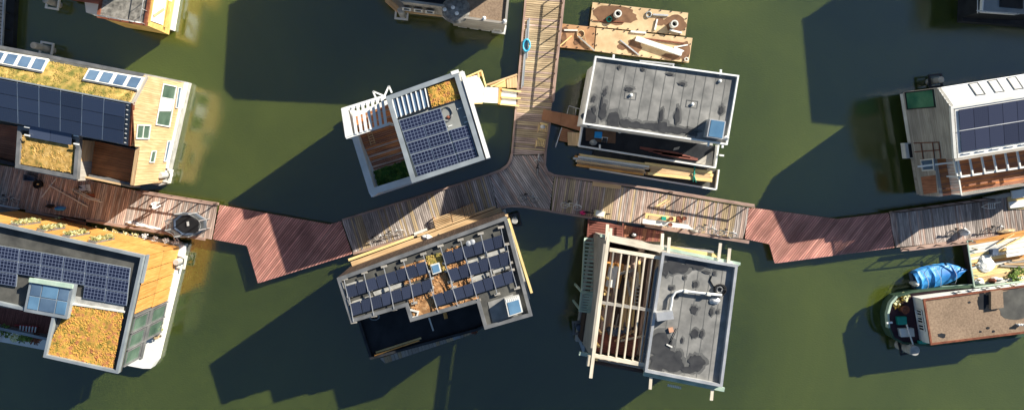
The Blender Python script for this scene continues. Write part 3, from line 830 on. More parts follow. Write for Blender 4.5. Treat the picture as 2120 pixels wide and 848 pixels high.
for k in range(7):
    t = (k + .8) / 7.6
    a = lerp(P(722, 224, zp), P(799, 200, zp), t); b = lerp(P(730, 280, zp), P(807, 256, zp), t)
    beam('pergola_slat', a + UP * .06, b + UP * .06, .2, .2, K['white'], C)
for x, y in ((717, 283), (806, 257)):
    p = P(x, y, zp - .2); beam('pergola_post', Vector((p.x, p.y, zt)), p, .16, .16, K['white'], C)
for a, b in (((772, 189), (780, 207)), ((772, 189), (796, 199)), ((805, 178), (811, 192)), ((805, 178), (796, 198))):
    beam('davit_arm', P(*a, 5.9), P(*b, 5.9), .12, .12, K['white'], C)

# ---------------------------------------------------------------- D  house with rows of tilted panels
D = T('houseboat', 'dark flat roofed houseboat with rows of tilted solar panels and brown sedum strips', 'houseboat', 900, 580, 0, 'houseboats')
zD = 6.7
ro = [(699, 577), (1048, 450), (1101, 651), (1007, 678), (991, 622), (851, 662), (841, 630), (726, 664)]
fp = [P(x, y, zD) for x, y in ro]
prismw('hull', [P(722, 553, .8), P(1046, 432, .8), P(1098, 618, .8), P(990, 650, .8), P(768, 722, .8)], -.6, K['concrete'], D)
prismw('wall', [P(x, y, zD - .1) for x, y in inset(ro, .985)], .8, K['membr'], D)
rd = prism('flat_roof', inset(ro, .99), zD - .1, zD, K['membr'], D)
rim('parapet', [P(x, y, zD + .25) for x, y in inset(ro, .988)], .26, .42, K['greymet'], D)
# north wall boards (seen from above) and pale fender timber
a0, a1 = G(728, 550, 0), G(1041, 436, 0)
pd = VPlane(a0, a1); nd = pd.n if pd.n.y > 0 else -pd.n
boards(D, [Vector((p.x, p.y, z)) for p, z in ((a0, .85), (a1, .85), (a1, zD - .1), (a0, zD - .1))], nd, .24, K['dkwood'], pd)
beam('wall_ledge', P(730, 553, 1.0) + nd * .2, P(1040, 440, 1.0) + nd * .2, .55, .12, K['larch'], D)
beam('fender_timber', P(726, 551, 1.1) + nd * .55, P(860, 503, 1.1) + nd * .55, .2, .2, K['pine'], D)
beam('fender_timber', P(868, 500, 1.12) + nd * .5, P(1030, 440, 1.12) + nd * .5, .18, .2, K['larch'], D)
beam('east_fascia', P(1053, 452, zD - .15), P(1101, 606, zD - .15), .18, .35, K['pine'], D)
beam('east_fascia', P(1046, 447, zD - .10), P(1052, 446, zD - .10), .2, .3, K['larch'], D)
# sedum strips
for i, (q4, m_, dn_) in enumerate(((((828, 552), (882, 535), (886, 548), (832, 565)), 'sed_b', 40), (((834, 574), (884, 558), (888, 572), (838, 588)), 'sed_b', 40),
        (((880, 533), (912, 522), (922, 560), (896, 568)), 'sed_g', 50), (((893, 574), (922, 562), (940, 602), (898, 610)), 'sed_b', 40),
        (((846, 620), (897, 603), (906, 640), (856, 656)), 'sed_b', 50), (((922, 518), (952, 508), (954, 516), (924, 526)), 'sed_b', 40),
        (((925, 550), (962, 539), (965, 549), (928, 560)), 'sed_b', 40), (((937, 586), (975, 574), (978, 584), (940, 597)), 'sed_b', 40),
        (((908, 636), (990, 612), (992, 618), (912, 644)), 'sed_b', 40))):
    sedum('sedum', [P(x, y, zD + .01) for x, y in q4], K[m_], rd, dn_, 30 + i, .07, .11)
for q4 in (((968, 540), (1002, 529), (1004, 538), (971, 549)), ((1008, 524), (1044, 513), (1046, 521), (1011, 533)), ((976, 574), (1012, 562), (1015, 572), (980, 584)),
           ((1018, 556), (1052, 546), (1056, 554), (1022, 566)), ((716, 588), (750, 578), (752, 582), (718, 592)), ((728, 624), (764, 612), (768, 618), (732, 630)), ((772, 604), (830, 584), (834, 592), (776, 612))):
    prism('paving_strip', q4, zD, zD + .04, K['concrete'], D)
# tilted panel rows: pixel corners TL TR BR BL, high edge to the north
def prow(TL, TR, BR, BL, n):
    q = [P(*TL, zD + .40), P(*TR, zD + .40), P(*BR, zD + .24), P(*BL, zD + .24)]
    panels('solar_panel', q, n, 1, .05, .04, K['pvdark'], D)
    for k in range(0, n + 1, 2):
        t = k / n; a = lerp(q[0], q[1], t); b = lerp(q[3], q[2], t); u = (a - b); u.z = 0; u.normalize()
        beam('panel_rail', a + u * .45 + UP * .02, b - u * .4 + UP * .06, .045, .06, K['alu'], D)
        s_ = Vector((-u.y, u.x, 0))
        for e, f in ((a + u * .5, .22), (b - u * .45, .22)):
            e = Vector((e.x, e.y, zD + .22)); beam('ballast_block', e - s_ * f, e + s_ * f, .17, .14, K['greyb'], D)
prow((715, 592), (880, 539.5), (888, 564.5), (721, 617), 8)
prow((725, 628), (892, 576), (897, 601), (730, 654), 8)
prow((915.5, 523), (1040, 484.5), (1045, 509.5), (923, 548), 6)
prow((926, 558), (1052, 519.5), (1057, 546), (935, 583), 6)
prow((896, 610), (1060, 558.5), (1067, 583.5), (904, 634.5), 8)
q = [P(x, y, zD + .3) for x, y in ((891, 548), (909, 543), (914, 562), (896, 568))]
sk = slab('rooflight', q, .3, K['offwhite'], D)
slab('pane', [bil(q, a, b) + UP * .03 for a, b in ((.12, .12), (.88, .12), (.88, .88), (.12, .88))], .05, K['glassbl'], sk)
for x, y in ((970, 502), (978, 499)):
    lathe('vent_cap', P(x, y, zD), [(.1, 0), (.1, .3), (.2, .32), (.2, .4), (.05, .44)], K['alu'], D, n=10)
# skylight box at the corner
prism('hatch_base', [(1010, 625), (1062, 608), (1072, 652), (1020, 668)], zD, zD + .03, K['felt'], D)
q = [P(x, y, zD + .7) for x, y in ((1045, 620), (1075, 612), (1083, 645), (1053, 655))]
sk = slab('roof_hatch', q, .65, K['offwhite'], D)
slab('pane', [bil(q, a, b) + UP * .03 for a, b in ((.12, .2), (.9, .2), (.9, .94), (.12, .94))], .05, K['glassbl'], sk)
for k in range(7): 
    a = bil(q, .08 + .13 * k, -.02) + UP * .02; b = bil(q, .08 + .13 * k, .17) + UP * .02
    beam('hatch_slat', a, b, .05, .04, K['white'], sk)
for q4 in (((845, 640), (866, 645), (863, 655), (848, 658)),):
    rim('roof_frame', [P(x, y, zD + .16) for x, y in q4], .12, .14, K['offwhite'], D)
# lower black terrace
zd = 2.9
lp = [(738, 660), (842, 628), (990, 620), (1005, 676), (984, 684), (766, 744)]
prism('lower_wall', inset(lp, .99), .8, zd - .05, K['black'], D)
lt = prism('lower_roof', inset(lp, .985), zd - .05, zd, K['black'], D)
rim('lower_parapet', [P(x, y, zd + .35) for x, y in ((742, 662), (768, 741), (986, 682), (1003, 674))], .2, .5, K['dkmet'], D, closed=False)
beam('lower_pipe', P(888, 657, zd + .15), P(897, 684, zd + .15), .12, .1, K['offwhite'], D)
beam('edge_timber', P(775, 735, zd + .42), P(868, 704, zd + .42), .09, .06, K['clad'], D)
beam('edge_timber', P(778, 729, zd + .1), P(872, 699, zd + .1), .14, .06, K['pine'], D)

# ---------------------------------------------------------------- E  big grey felt roof
E = T('houseboat', 'houseboat with big grey felt roof edged in white and blue framed skylight', 'houseboat', 1350, 230, 0, 'houseboats')
zE = 6.75
er = [(1233, 117), (1530, 157), (1506, 299), (1207, 256)]
prismw('hull', [P(1222, 152, .9), P(1490, 172, .9), P(1470, 350, .9), P(1200, 300, .9)], -.6, K['concrete'], E)
prism('wall', inset(er, .93), .9, zE - .2, K['offwhite'], E)
w_ = [P(x, y, zE - .2) for x, y in ((1239, 124), (1213, 256))]
re_ = prism('flat_roof', inset(er, .995), zE - .2, zE, K['felt'], E)
rim('parapet', [P(x, y, zE + .2) for x, y in inset(er, .993)], .12, .40, K['white'], E)
for k in range(13):                                      # overlapping felt strips
    t = (k + 1) / 14
    a, b = bil([P(x, y, zE) for x, y in inset(er, .97)], t, .015), bil([P(x, y, zE) for x, y in inset(er, .97)], t, .985)
    beam('felt_seam', a + UP * .012, b + UP * .012, .055, .012, K['feltd'], E)
for x, y, rx, ry, s in ((1222, 244, 12, 14, 1), (1248, 232, 8, 16, 2), (1270, 248, 14, 14, 3), (1296, 254, 13, 9, 4), (1318, 259, 17, 7, 5), (1350, 262, 18, 8, 6), (1372, 262, 12, 12, 7),
                        (1395, 268, 22, 7, 8), (1425, 272, 18, 6, 9), (1402, 240, 5, 18, 10), (1369, 240, 3.5, 16, 11), (1302, 185, 9, 4, 12), (1412, 174, 7, 3, 13), (1387, 154, 7, 2.2, 14),
                        (1331, 145, 4, 3, 15), (1282, 139, 3, 4, 16), (1252, 192, 4, 8, 17), (1229, 204, 4, 7, 18), (1494, 228, 4, 9, 19), (1230, 226, 4, 8, 20), (1246, 212, 2, 14, 22)):
    blob('damp_edge', x + 1, y - 1, rx * 1.3 + 1.5, ry * 1.3 + 1.5, zE - .003, K['damp'], E, s, rot=.14, th=.003)
    blob('wet_patch', x, y, rx, ry, zE + .03, K['puddle'], E, s, rot=.14, th=0)
for x, y in ((1306, 197), (1433, 216), (1490, 168)):
    lathe('vent_cap', P(x, y, zE), [(.12, 0), (.12, .12), (.05, .16)], K['white'], E, n=10)
for x, y in ((1306, 199), (1433, 216)):
    q4 = [P(x + a, y + b, zE) for a, b in ((-11, -9), (12, -6), (10, 8), (-13, 5))]
    rim('felt_patch_edge', [p + UP * .02 for p in q4], .05, .018, K['feltd'], E)
q = [P(x, y, zE + .8) for x, y in ((1470, 246), (1503, 251), (1497, 288), (1463, 283))]
sk = slab('skylight', q, .78, K['alu'], E)
slab('pane', [bil(q, a, b) + UP * .03 for a, b in ((.1, .05), (.93, .05), (.93, .95), (.1, .95))], .05, K['glassbl'], sk)
lathe('vent_cap', P(1499, 286, zE), [(.12, 0), (.12, .5), (.18, .52), (.04, .64)], K['alu'], E, n=10)
tube('stay_cable', [P(1420, 280, zE + .1), P(1462, 250, zE + .5)], .03, K['dkmet'], E, n=5)
for a, b in (((1271, 113), (1270, 124)), ((1493, 144), (1492, 156)), ((1466, 303), (1468, 294)), ((1496, 306), (1497, 298))):
    beam('parapet_hook', P(*a, zE + .16), P(*b, zE + .16), .14, .12, K['white'], E)
rim('gutter_tray', [P(x, y, zE - .1) for x, y in ((1326, 126), (1395, 133), (1393, 142), (1325, 134))], .1, .1, K['alu'], E)
# low rear deck
zr = 1.0
dk = [(1206, 258), (1500, 290), (1478, 345), (1199, 303)]
prism('rear_deck', [(1205, 262), (1487, 303), (1480, 346), (1200, 303)], .85, zr + .03, K['black'], E)
for a, b in (((1206, 262), (1199.5, 302)), ((1199.5, 302), (1482, 347)), ((1488, 300), (1481, 347))):
    beam('deck_edge', P(*a, zr + .55), P(*b, zr + .555), .13, .6, K['white'], E)
prism('deck_plate', [(1213, 263), (1275, 270), (1274, 297), (1213, 291)], zr + .03, zr + .10, K['plywet'], E)
for a, b in (((1239, 258), (1239, 268)), ((1250, 260), (1250, 269)), ((1242, 299), (1242, 309)), ((1499, 322), (1490, 321))):
    beam('cleat', P(*a, zr + .7), P(*b, zr + .7), .13, .1, K['white'], E)
prism('sunlit_patch', [(1440, 337), (1477, 312), (1474, 344)], zr + .03, zr + .14, K['greyb'], E)  # sunlit corner of the rear deck, drawn as a paler raised piece

# ---------------------------------------------------------------- F  house under construction
F = T('unfinished_houseboat', 'unfinished houseboat with open ceiling joists, scaffold planks and a patchy grey roof', 'houseboat', 1360, 640, 0, 'houseboats')
zF = 6.75
fr = [(1373, 523), (1526, 549), (1494, 799), (1337, 768)]
prismw('hull', [P(1226, 492, .7), P(1478, 520, .7), P(1445, 742, .7), P(1192, 706, .7)], -.6, K['concrete'], F)
prism('wall', inset(fr, .97), .7, zF - .15, K['greyb'], F)
rf = prism('flat_roof', inset(fr, .995), zF - .15, zF, K['felt'], F)
rim('parapet', [P(x, y, zF + .3) for x, y in inset(fr, .99)], .2, .5, K['alu'], F)
for k in range(5):
    t = (k + 1) / 6; q4 = [P(x, y, zF) for x, y in inset(fr, .96)]
    beam('felt_seam', bil(q4, t, .01) + UP * .012, bil(q4, t, .99) + UP * .012, .05, .012, K['feltd'], F)
for x, y, rx, ry, s in ((1400, 552, 28, 14, 1), (1440, 548, 20, 8, 2), (1378, 558, 6, 12, 3), (1440, 588, 5, 6, 4), (1390, 596, 5, 4, 5), (1437, 640, 7, 8, 6), (1438, 690, 8, 9, 7), (1453, 691, 4, 7, 8),
                        (1412, 704, 2.5, 6, 9), (1368, 715, 24, 26, 10), (1385, 748, 34, 20, 11), (1360, 755, 16, 16, 12), (1442, 750, 17, 18, 13), (1424, 764, 14, 6, 14), (1473, 645, 4, 8, 15), (1486, 645, 3, 3.5, 16),
                        (1404, 735, 8, 10, 17), (1463, 563, 9, 3, 18), (1479, 565, 3, 6, 19), (1417, 574, 3, 3, 20), (1400, 612, 2, 6, 21)):
    blob('damp_edge', x + 1, y - 1, rx * 1.25 + 1.5, ry * 1.25 + 1.5, zF - .003, K['damp'], F, s + 40, rot=.15, th=.003)
    blob('wet_patch', x, y, rx, ry, zF + .03, K['puddle'], F, s + 40, rot=.15, th=0)
# attic strip wall next to the joists with bolt marks
prism('strip_wall', [(1356, 560), (1369, 540), (1339, 764), (1327, 760)], zF - .35, zF - .30, K['zinc'], F)
# duct on the roof
tube('roof_duct', [P(1362, 656, zF + .3), P(1386, 648, zF + .3), P(1390, 630, zF + .25), P(1392, 614, zF + .25), P(1399, 604, zF + .25), P(1412, 601, zF + .25), P(1450, 606, zF + .25), P(1494, 610, zF + .25)], .09, K['pipe'], F, n=10)
for x, y in ((1421, 602), (1468, 608)):
    beam('duct_collar', P(x - 4, y, zF + .42), P(x + 4, y + 1, zF + .40), .22, .26, K['offwhite'], F)
beam('duct_hood', P(1360, 656, zF + .7), P(1394, 651, zF + .7), .6, .6, K['alu'], F)
# open part: floor, plates, joists
zfl = 4.7
fl = prism('upper_floor', [(1250, 512), (1368, 530), (1334, 738), (1218, 720)], zfl - .3, zfl - .08, K['dkwood'], F)
planks([(1252, 514), (1366, 532), (1333, 736), (1220, 718)], zfl, (-9, 66), .2, .02, [K['dkwood'], K['plank2']], fl, th=.06)
prism('wall', [(1236, 503), (1354, 521), (1320, 725), (1203, 706)], .7, 2.4, K['dkwood'], F)
beam('wall_plate', P(1260, 493, zF + .1), P(1371, 516, zF + .1), .45, .2, K['post'], F)
beam('wall_plate', P(1262, 516, zF), P(1371, 534, zF), .26, .2, K['post'], F)
beam('ceiling_beam', P(1246, 626, zF - .04), P(1350, 642, zF - .04), .22, .26, K['greyb'], F)
beam('wall_plate', P(1232, 736, zF), P(1336, 755, zF), .28, .22, K['post'], F)
beam('wall_plate', P(1232, 750, zF - .4), P(1334, 769, zF - .4), .22, .22, K['dkwood'], F)
tp = [(1270.5, 521), (1287, 525), (1303, 528), (1319, 530.5), (1335.5, 533), (1351, 536.5)]
bp_ = [(1244, 732), (1259.5, 735.5), (1276, 739), (1293, 742), (1310, 745.5), (1325, 748)]
for (x, y), (x1, y1) in zip(tp, bp_): beam('ceiling_joist', P(x, y, zF - .03), P(x1, y1, zF - .03), .1, .22, random.choice([K['post'], K['greyb'], K['larch'], K['greyb']]), F)
beam('long_plank', P(1261, 480, zF + .32), P(1223, 782, zF + .32), .24, .08, K['post'], F)
beam('edge_beam', P(1253, 505, zF + .02), P(1226, 720, zF + .02), .22, .3, K['greyb'], F)
for q4, zt_ in (([(1257, 494), (1364, 513), (1364, 517), (1257, 498)], 5.8), ([(1232, 741), (1336, 760), (1335, 764), (1231, 745)], zF - .5), ([(1258, 500), (1263, 500), (1230, 740), (1225, 740)], zF - .3)):
    prism('timber_wall', q4, .7, zt_, K['greyb'], F)
# stud wall on the west side
wa, wb = G(1238, 505, 0), G(1206, 700, 0)
pf = VPlane(wa, wb); wf = pf.n if pf.n.x < 0 else -pf.n
for k in range(9):
    p = lerp(wa, wb, k / 8); beam('wall_stud', Vector((p.x, p.y, .8)), Vector((p.x, p.y, zF - .25)), .16, .12, K['pine'] if k % 3 else K['larch'], F)
vslab('west_wall', [Vector((wa.x, wa.y, .8)), Vector((wb.x, wb.y, .8)), Vector((wb.x, wb.y, 4.6)), Vector((wa.x, wa.y, 4.6))], -wf * .15, K['dkwood'], F)
p0, p1 = lerp(wa, wb, .55), lerp(wa, wb, .95)
vslab('wall_sheet', [Vector((p0.x, p0.y, 1)) + wf * .12, Vector((p1.x, p1.y, 1)) + wf * .12, Vector((p1.x, p1.y, 6.0)) + wf * .12, Vector((p0.x, p0.y, 6.0)) + wf * .12], wf * .05, K['larch'], F)
# long green and white eaves boards and scaffold putlogs
beam('eaves_board', P(1243, 487, zF - .15), P(1533, 546, zF - .15), .2, .2, K['green'], F)
beam('eaves_board', P(1300, 500, zF - .3), P(1530, 549, zF - .2), .12, .1, K['white'], F)
beam('eaves_board', P(1333, 773, zF - .15), P(1500, 806, zF - .15), .3, .2, K['green'], F)
beam('eaves_board', P(1199, 731, zF - .8), P(1232, 737, zF - .8), .25, .2, K['green'], F)
for a, b in (((1258, 464), (1256, 498)), ((1265, 472), (1263, 500)), ((1372, 483), (1370, 516)), ((1386, 491), (1384, 522)), ((1492, 503), (1488, 536)), ((1511, 514), (1508, 545)),
             ((1348, 780), (1346, 805)), ((1475, 806), (1473, 828)), ((1220, 735), (1217, 757))):
    beam('scaffold_putlog', P(*a, zF - .02), P(*b, zF - .02), .22, .08, K['post'], F)
prism('eaves_sheet', [(1384, 508), (1478, 524), (1490, 536), (1384, 520)], zF - .5, zF - .42, K['pine'], F)
for k in range(8): beam('eaves_slat', P(1384 + 3.6 * k + 0, 794 + .8 * k, zF - .5), P(1383.4 + 3.6 * k, 799 + .8 * k, zF - .5), .09, .05, K['offwhite'], F)

st = T('outside_stair', 'pale green timber stair climbing the left side of the unfinished houseboat', 'stair', 1215, 570, 0)
a0, a1 = P(1214, 492, 1.0), P(1209, 608, 3.6)
for dx in (0, 24):
    beam('stringer', P(1211 + dx, 492, 1.1), P(1205 + dx, 606, 3.7), .1, .3, K['green'], st)
for k in range(15):
    t = k / 14; c = lerp(P(1223, 494, 1.05), P(1217, 604, 3.65), t)
    beam('tread', c + Vector((-.42, .02, 0)), c + Vector((.42, -.05, 0)), .17, .05, K['green'], st)
rim('landing_frame', [P(x, y, 3.75) for x, y in ((1204, 606), (1227, 608), (1222, 646), (1200, 643))], .12, .16, K['green'], st)
planks([(1206, 609), (1225, 610), (1221, 643), (1202, 641)], 3.66, (20, 2), .2, .05, K['green'], st)
for x, y in ((1205, 606), (1201, 642), (1222, 645)):
    p = P(x, y, 3.6); beam('post', Vector((p.x, p.y, .0)), p, .14, .14, K['green'], st)
hb = T('small_boat', 'slim pale blue boat moored against the left side of the unfinished house', 'boat', 1203, 690, 0)
pts = [(1207, 650), (1216, 650), (1209, 735), (1204, 722), (1198, 705)]
prism('hull', pts, -.2, .55, K['zinc'], hb)
prism('well', [(1209, 654), (1213, 654), (1207, 715), (1203, 703)], .5, .56, K['dkmet'], hb)

# ---------------------------------------------------------------- G  white ridge house, right
Gh = T('houseboat', 'gabled houseboat with white roof, grey boarded end wall and slatted roof terrace at right edge', 'houseboat', 2010, 290, 0, 'houseboats')
pg = VPlane(P(1869, 191, 1.6), P(1903, 404, 1.6)); wg = pg.n if pg.n.x < 0 else -pg.n
gN, gR, gS = pg(1941, 182), pg(1969, 223), pg(1976, 328)
gB0 = P(1869, 191, 1.6); gB1 = pg(1903, 406); gT1 = pg(1945, 407)
gS2 = Vector((gS.x, gS.y, gT1.z)); gB1 = Vector((gT1.x, gT1.y, 1.6))
dG = -wg; LG = 13.0
prismw('hull', [gB0 - wg * .9 + pg.t * .1, gB1 - wg * .9 + pg.t * -.1, gB1 + dG * 14 + pg.t * -.1, gB0 + dG * 14 + pg.t * .1], -.6, K['black'], Gh)
endg = [gB0, gB1, gT1, gS2, gS, gR, gN]
vslab('end_wall', [p - wg * .03 for p in endg], -wg * .25, K['greyb'], Gh)
# horizontal boards, one object each
zz = 1.65
def span(z):
    t = [((p - gB0).dot(pg.t), p.z) for p in endg]; r = []
    for i in range(len(t)):
        (a, b), (c, e) = t[i], t[(i + 1) % len(t)]
        if (b <= z) != (e <= z): r.append(a + (c - a) * (z - b) / (e - b))
    return sorted(r)
o_ = Vector((gB0.x, gB0.y, 0))
while zz < gR.z - .15:
    s_ = span(zz + .1)
    if len(s_) >= 2:
        a, b = o_ + pg.t * s_[0], o_ + pg.t * s_[-1]
        vslab('board', [a + UP * zz, b + UP * zz, b + UP * (zz + .185), a + UP * (zz + .185)], wg * .03, K['greyb'], Gh)
    zz += .2
bodyg = [gN - UP * .1, gR - UP * .1, gS - UP * .1]
bb = [p + dG * .25 for p in bodyg]; be = [p + dG * LG for p in bodyg]
q0 = [Vector((bb[0].x, bb[0].y, .8)), Vector((bb[2].x, bb[2].y, .8))]; q1 = [Vector((be[0].x, be[0].y, .8)), Vector((be[2].x, be[2].y, .8))]
mk('wall', [q0[0], q0[1], bb[2], bb[1], bb[0], q1[0], q1[1], be[2], be[1], be[0]],
   [[0, 1, 2, 3, 4], [9, 8, 7, 6, 5], [0, 5, 6, 1], [1, 6, 7, 2], [2, 7, 8, 3], [3, 8, 9, 4], [4, 9, 5, 0]], K['offwhite'], Gh)
slab('roof_slope', [gN, gR, gR + dG * LG, gN + dG * LG], .09, K['white'], Gh)
slab('roof_slope', [gR, gS, gS + dG * LG, gR + dG * LG], .09, K['white'], Gh)
beam('ridge_cap', gR + UP * .06 + wg * .03, gR + dG * LG + UP * .06, .22, .08, K['offwhite'], Gh)
beam('verge_trim', gR + UP * .08 + dG * .02, gS + UP * .08 + dG * .02, .2, .2, K['offwhite'], Gh)
pgn = Plane3(gN, gR, gR + dG * 5)
for k in range(4):
    q = [pgn(2006 + 39.6 * k + x, 174 - 6 * k + y, .03) for x, y in ((0, 0), (18, -3), (34, 21), (16, 23.5))]
    fr_ = slab('rooflight', q, .05, K['offwhite'], Gh)
    rim('flashing', [p + pgn.n * .03 for p in q], .07, .05, K['greymet'], fr_)
def gs(u, v): return gR + (gS - gR) * v + dG * u
for k in range(9):
    u0 = .5 + k * 1.07
    panels('solar_panel', [gs(u0, .06), gs(u0 + 1.06, .06), gs(u0 + 1.06, .89), gs(u0, .89)], 1, 2, .02, .04, K['pvgrey'], Gh, up=.09)
    beam('panel_clamp', gs(u0 + .1, .93) + UP * .1, gs(u0 + .8, .93) + UP * .1, .07, .05, K['white'], Gh)
beam('panel_rail', gs(.4, .475) + UP * .12, gs(LG, .475) + UP * .12, .05, .03, K['alu'], Gh)
beam('gutter', gS + UP * .05 + pg.t * .1, gS + dG * LG + UP * .05 + pg.t * .1, .18, .14, K['greyb'], Gh)
# big green window and small ones
def gw(*px): return [pg(x, y) + wg * .035 for x, y in px]
win(Gh, gw((1876, 191), (1934, 184), (1939, 222), (1880, 227)), wg, .07, K['dkmet'], K['glassgr'])
win(Gh, gw((1908, 330), (1935, 327), (1937, 352), (1912, 354)), wg, .1, K['offwhite'], K['glassb'])
vslab('shutter', gw((1908, 366), (1938, 362), (1941, 398), (1914, 402)), wg * .03, K['deck'], Gh)
for a, b in (((1894, 296), (1946, 294)), ((1896, 314), (1948, 310)), ((1909, 296), (1914, 330)), ((1933, 295), (1937, 328)), ((1946, 294), (1950, 327))):
    a_, b_ = pg(*a) + wg * .1, pg(*b) + wg * .1
    tube('trellis_bar', [a_, b_], .035, K['rust'], Gh, n=5)
for k in range(2):
    pass
# roof terrace
zg = gT1.z - .05
tq = [gS2 + pg.t * .05 + dG * .3, gT1 + dG * .3, gT1 + dG * 12, gS2 + dG * 12]
for p in tq: p.z = zg
prismw('terrace_slab', [Vector((p.x, p.y, zg - .08)) for p in tq], .8, K['greyb'], Gh)
planks(None, zg, (92, -14), .16, .012, [K['deckr'], K['deckr'], K['deck']], Gh, world=tq, th=.06)
a, b = gS2 + dG * 1.0, gT1 + dG * 1.0
for k in range(26):
    p = lerp(a, b, k / 25); beam('slat', Vector((p.x, p.y, zg)), Vector((p.x, p.y, zg + 1.0)), .05, .07, K['offwhite'], Gh)
beam('slat_rail', a + UP * 1.03, b + UP * 1.03, .1, .06, K['offwhite'], Gh)
b2 = gT1 + dG * 6.2
for k in range(40):
    p = lerp(b, b2, k / 39); beam('slat', Vector((p.x, p.y, zg)), Vector((p.x, p.y, zg + .95)), .08, .06, K['offwhite'], Gh)
beam('slat_rail', b + UP * 1.0, b2 + UP * 1.0, .12, .05, K['greyb'], Gh)
zp = 5.2
beam('pergola_beam', P(1982, 367, zp), P(2140, 343, zp), .14, .14, K['white'], Gh)
beam('pergola_beam', P(1977, 330, zp), P(1984, 368, zp), .12, .14, K['white'], Gh)
for k in range(8):
    x = 1984 + 24.5 * k; y = 331 - 3.8 * k
    beam('pergola_slat', P(x, y, zp + .07), P(x + 7, y + 36, zp + .07), .11, .12, K['white'], Gh)
beam('flag_pole', P(1900, 345, 3.6), P(1974, 336, 4.6), .13, .12, K['white'], Gh)
for x, y in ((1982, 367), (2060, 355)):
    p = P(x, y, zp - .14); beam('pergola_post', Vector((p.x, p.y, zg)), p, .12, .12, K['white'], Gh)
bx = T('heat_pump', 'small white and black box hung on the grey boarded gable wall', 'heat pump', 1884, 312, 0)
q4 = [(1873, 296), (1891, 295), (1895, 326), (1877, 328)]
prism('casing', q4, 1.0, 1.55, K['offwhite'], bx); prism('grille', [(1880, 298), (1886, 297.5), (1890, 326), (1884, 326.5)], 1.55, 1.575, K['dkmet'], bx)

# ---------------------------------------------------------------- houses cut by the frame
I_ = T('houseboat', 'houseboat at top left with gravelled roof terrace and yellow framed end wall', 'houseboat', 270, 10, 0, 'houseboats')
pi = VPlane(P(352, 60, .6), P(372, -60, .6)); ei = pi.n if pi.n.x > 0 else -pi.n
iS, iN = pi(301, 51), pi(314, -60)
zi = iS.z
dI = -ei
prismw('hull', [P(356, 62, .6), P(378, -70, .6), P(160, -120, .6), P(178, 26, .6)], -.6, K['white'], I_)
q = [Vector((iS.x, iS.y, zi)), Vector((iN.x, iN.y, zi))]; q += [q[1] + dI * 3.6, q[0] + dI * 3.6]
prismw('wall', [Vector((p.x, p.y, zi - .1)) for p in q], .6, K['yellow'], I_)
prismw('gravel_roof', q, zi - .1, K['grey_gravel'], I_)
rim('roof_edge', [p + UP * .12 for p in q], .2, .25, K['rust'], I_)
tubes('roof_railing', [[q[3] + UP * .9, q[0] + UP * .9, q[1] + UP * .9], [q[3] + UP * .5, q[0] + UP * .5]] + [[lerp(q[3], q[0], k / 4), lerp(q[3], q[0], k / 4) + UP * .9] for k in range(5)] + [[lerp(q[0], q[1], k / 4), lerp(q[0], q[1], k / 4) + UP * .9] for k in range(1, 4)], .03, K['alu'], I_)
vslab('window', [pi(x, y) + ei * .02 for x, y in ((308, 42), (336, 52), (343, 0), (316, -12))], ei * .04, K['white'], I_)
vslab('window_brace', [pi(x, y) + ei * .08 for x, y in ((315, 30), (316, 36), (338, 21), (336, 16))], ei * .05, K['larch'], I_)
for a, b in (((338, 56), (348, 2)), ((303, 46), (312, -10))):
    beam('wall_post', pi(*a) + ei * .15, pi(*b) + ei * .15, .2, .15, K['yellow'], I_)
vslab('window', [pi(x, y) + ei * .02 for x, y in ((345, 24), (351, 24), (358, -20), (352, -20))], ei * .05, K['white'], I_)
prism('side_deck', [(205, -20), (205, 8), (140, -2), (140, -30)], .4, .9, K['reddeck'], I_)
tall = [Vector((p.x, p.y, 8.2)) for p in (iN + ei * .0, iN + Vector((2.2, 12, 0)), iN + dI * 6 + Vector((2, 12, 0)), iN + dI * 6)]
prismw('upper_wall', tall, .6, K['yellow'], I_)

J = T('houseboat', 'houseboat at top middle with two dark low roof wings and pale window bands', 'houseboat', 930, 5, 0, 'houseboats')
prismw('hull', [P(802, -2, .6), P(822, 22, .6), P(915, 32, .6), P(925, 40, .6), P(1048, 60, .6), P(1060, -80, .6), P(810, -90, .6)], -.6, K['offwhite'], J)
zj = 4.6
def wing(roofpx, mat, nm):
    prism('wall', roofpx, .6, zj - .12, K['greyb'], J)
    r = prism('flat_roof', inset(roofpx, 1.01), zj - .12, zj, mat, J)
    rim('parapet', [P(x, y, zj + .16) for x, y in roofpx], .18, .3, K['greyb'], J)
    return r
wing([(832, 1), (928, 13), (935, -60), (838, -70)], K['black'], 'w')
wing([(936, 32), (1047, 48), (1057, -60), (940, -60)], K['gravel'], 'e')
pj = VPlane(P(826, 18, .8), P(918, 30, .8)); nj = pj.n if pj.n.y < 0 else -pj.n
for k in range(3):
    x = 834 + 24 * k
    win(J, [pj(x, 6 + 3 * k) + nj * .3, pj(x + 18, 8 + 3 * k) + nj * .3, pj(x + 18, 14 + 3 * k) + nj * .3, pj(x, 12 + 3 * k) + nj * .3], nj, .12, K['offwhite'], K['glassd'])
pj2 = VPlane(P(930, 40, .8), P(1046, 58, .8)); nj2 = pj2.n if pj2.n.y < 0 else -pj2.n
for k in range(4):
    x = 950 + 24 * k
    win(J, [pj2(x, 40 + 3.4 * k) + nj2 * .3, pj2(x + 18, 42.5 + 3.4 * k) + nj2 * .3, pj2(x + 18, 49 + 3.4 * k) + nj2 * .3, pj2(x, 46.5 + 3.4 * k) + nj2 * .3], nj2, .12, K['offwhite'], K['glassd'])
beam('wall_board', P(800, -2, 1.2), P(824, 20, 1.2), .4, .5, K['larch'], J)
beam('wall_board', P(824, 20, 1.0), P(914, 30, 1.0), .3, .3, K['larch'], J)
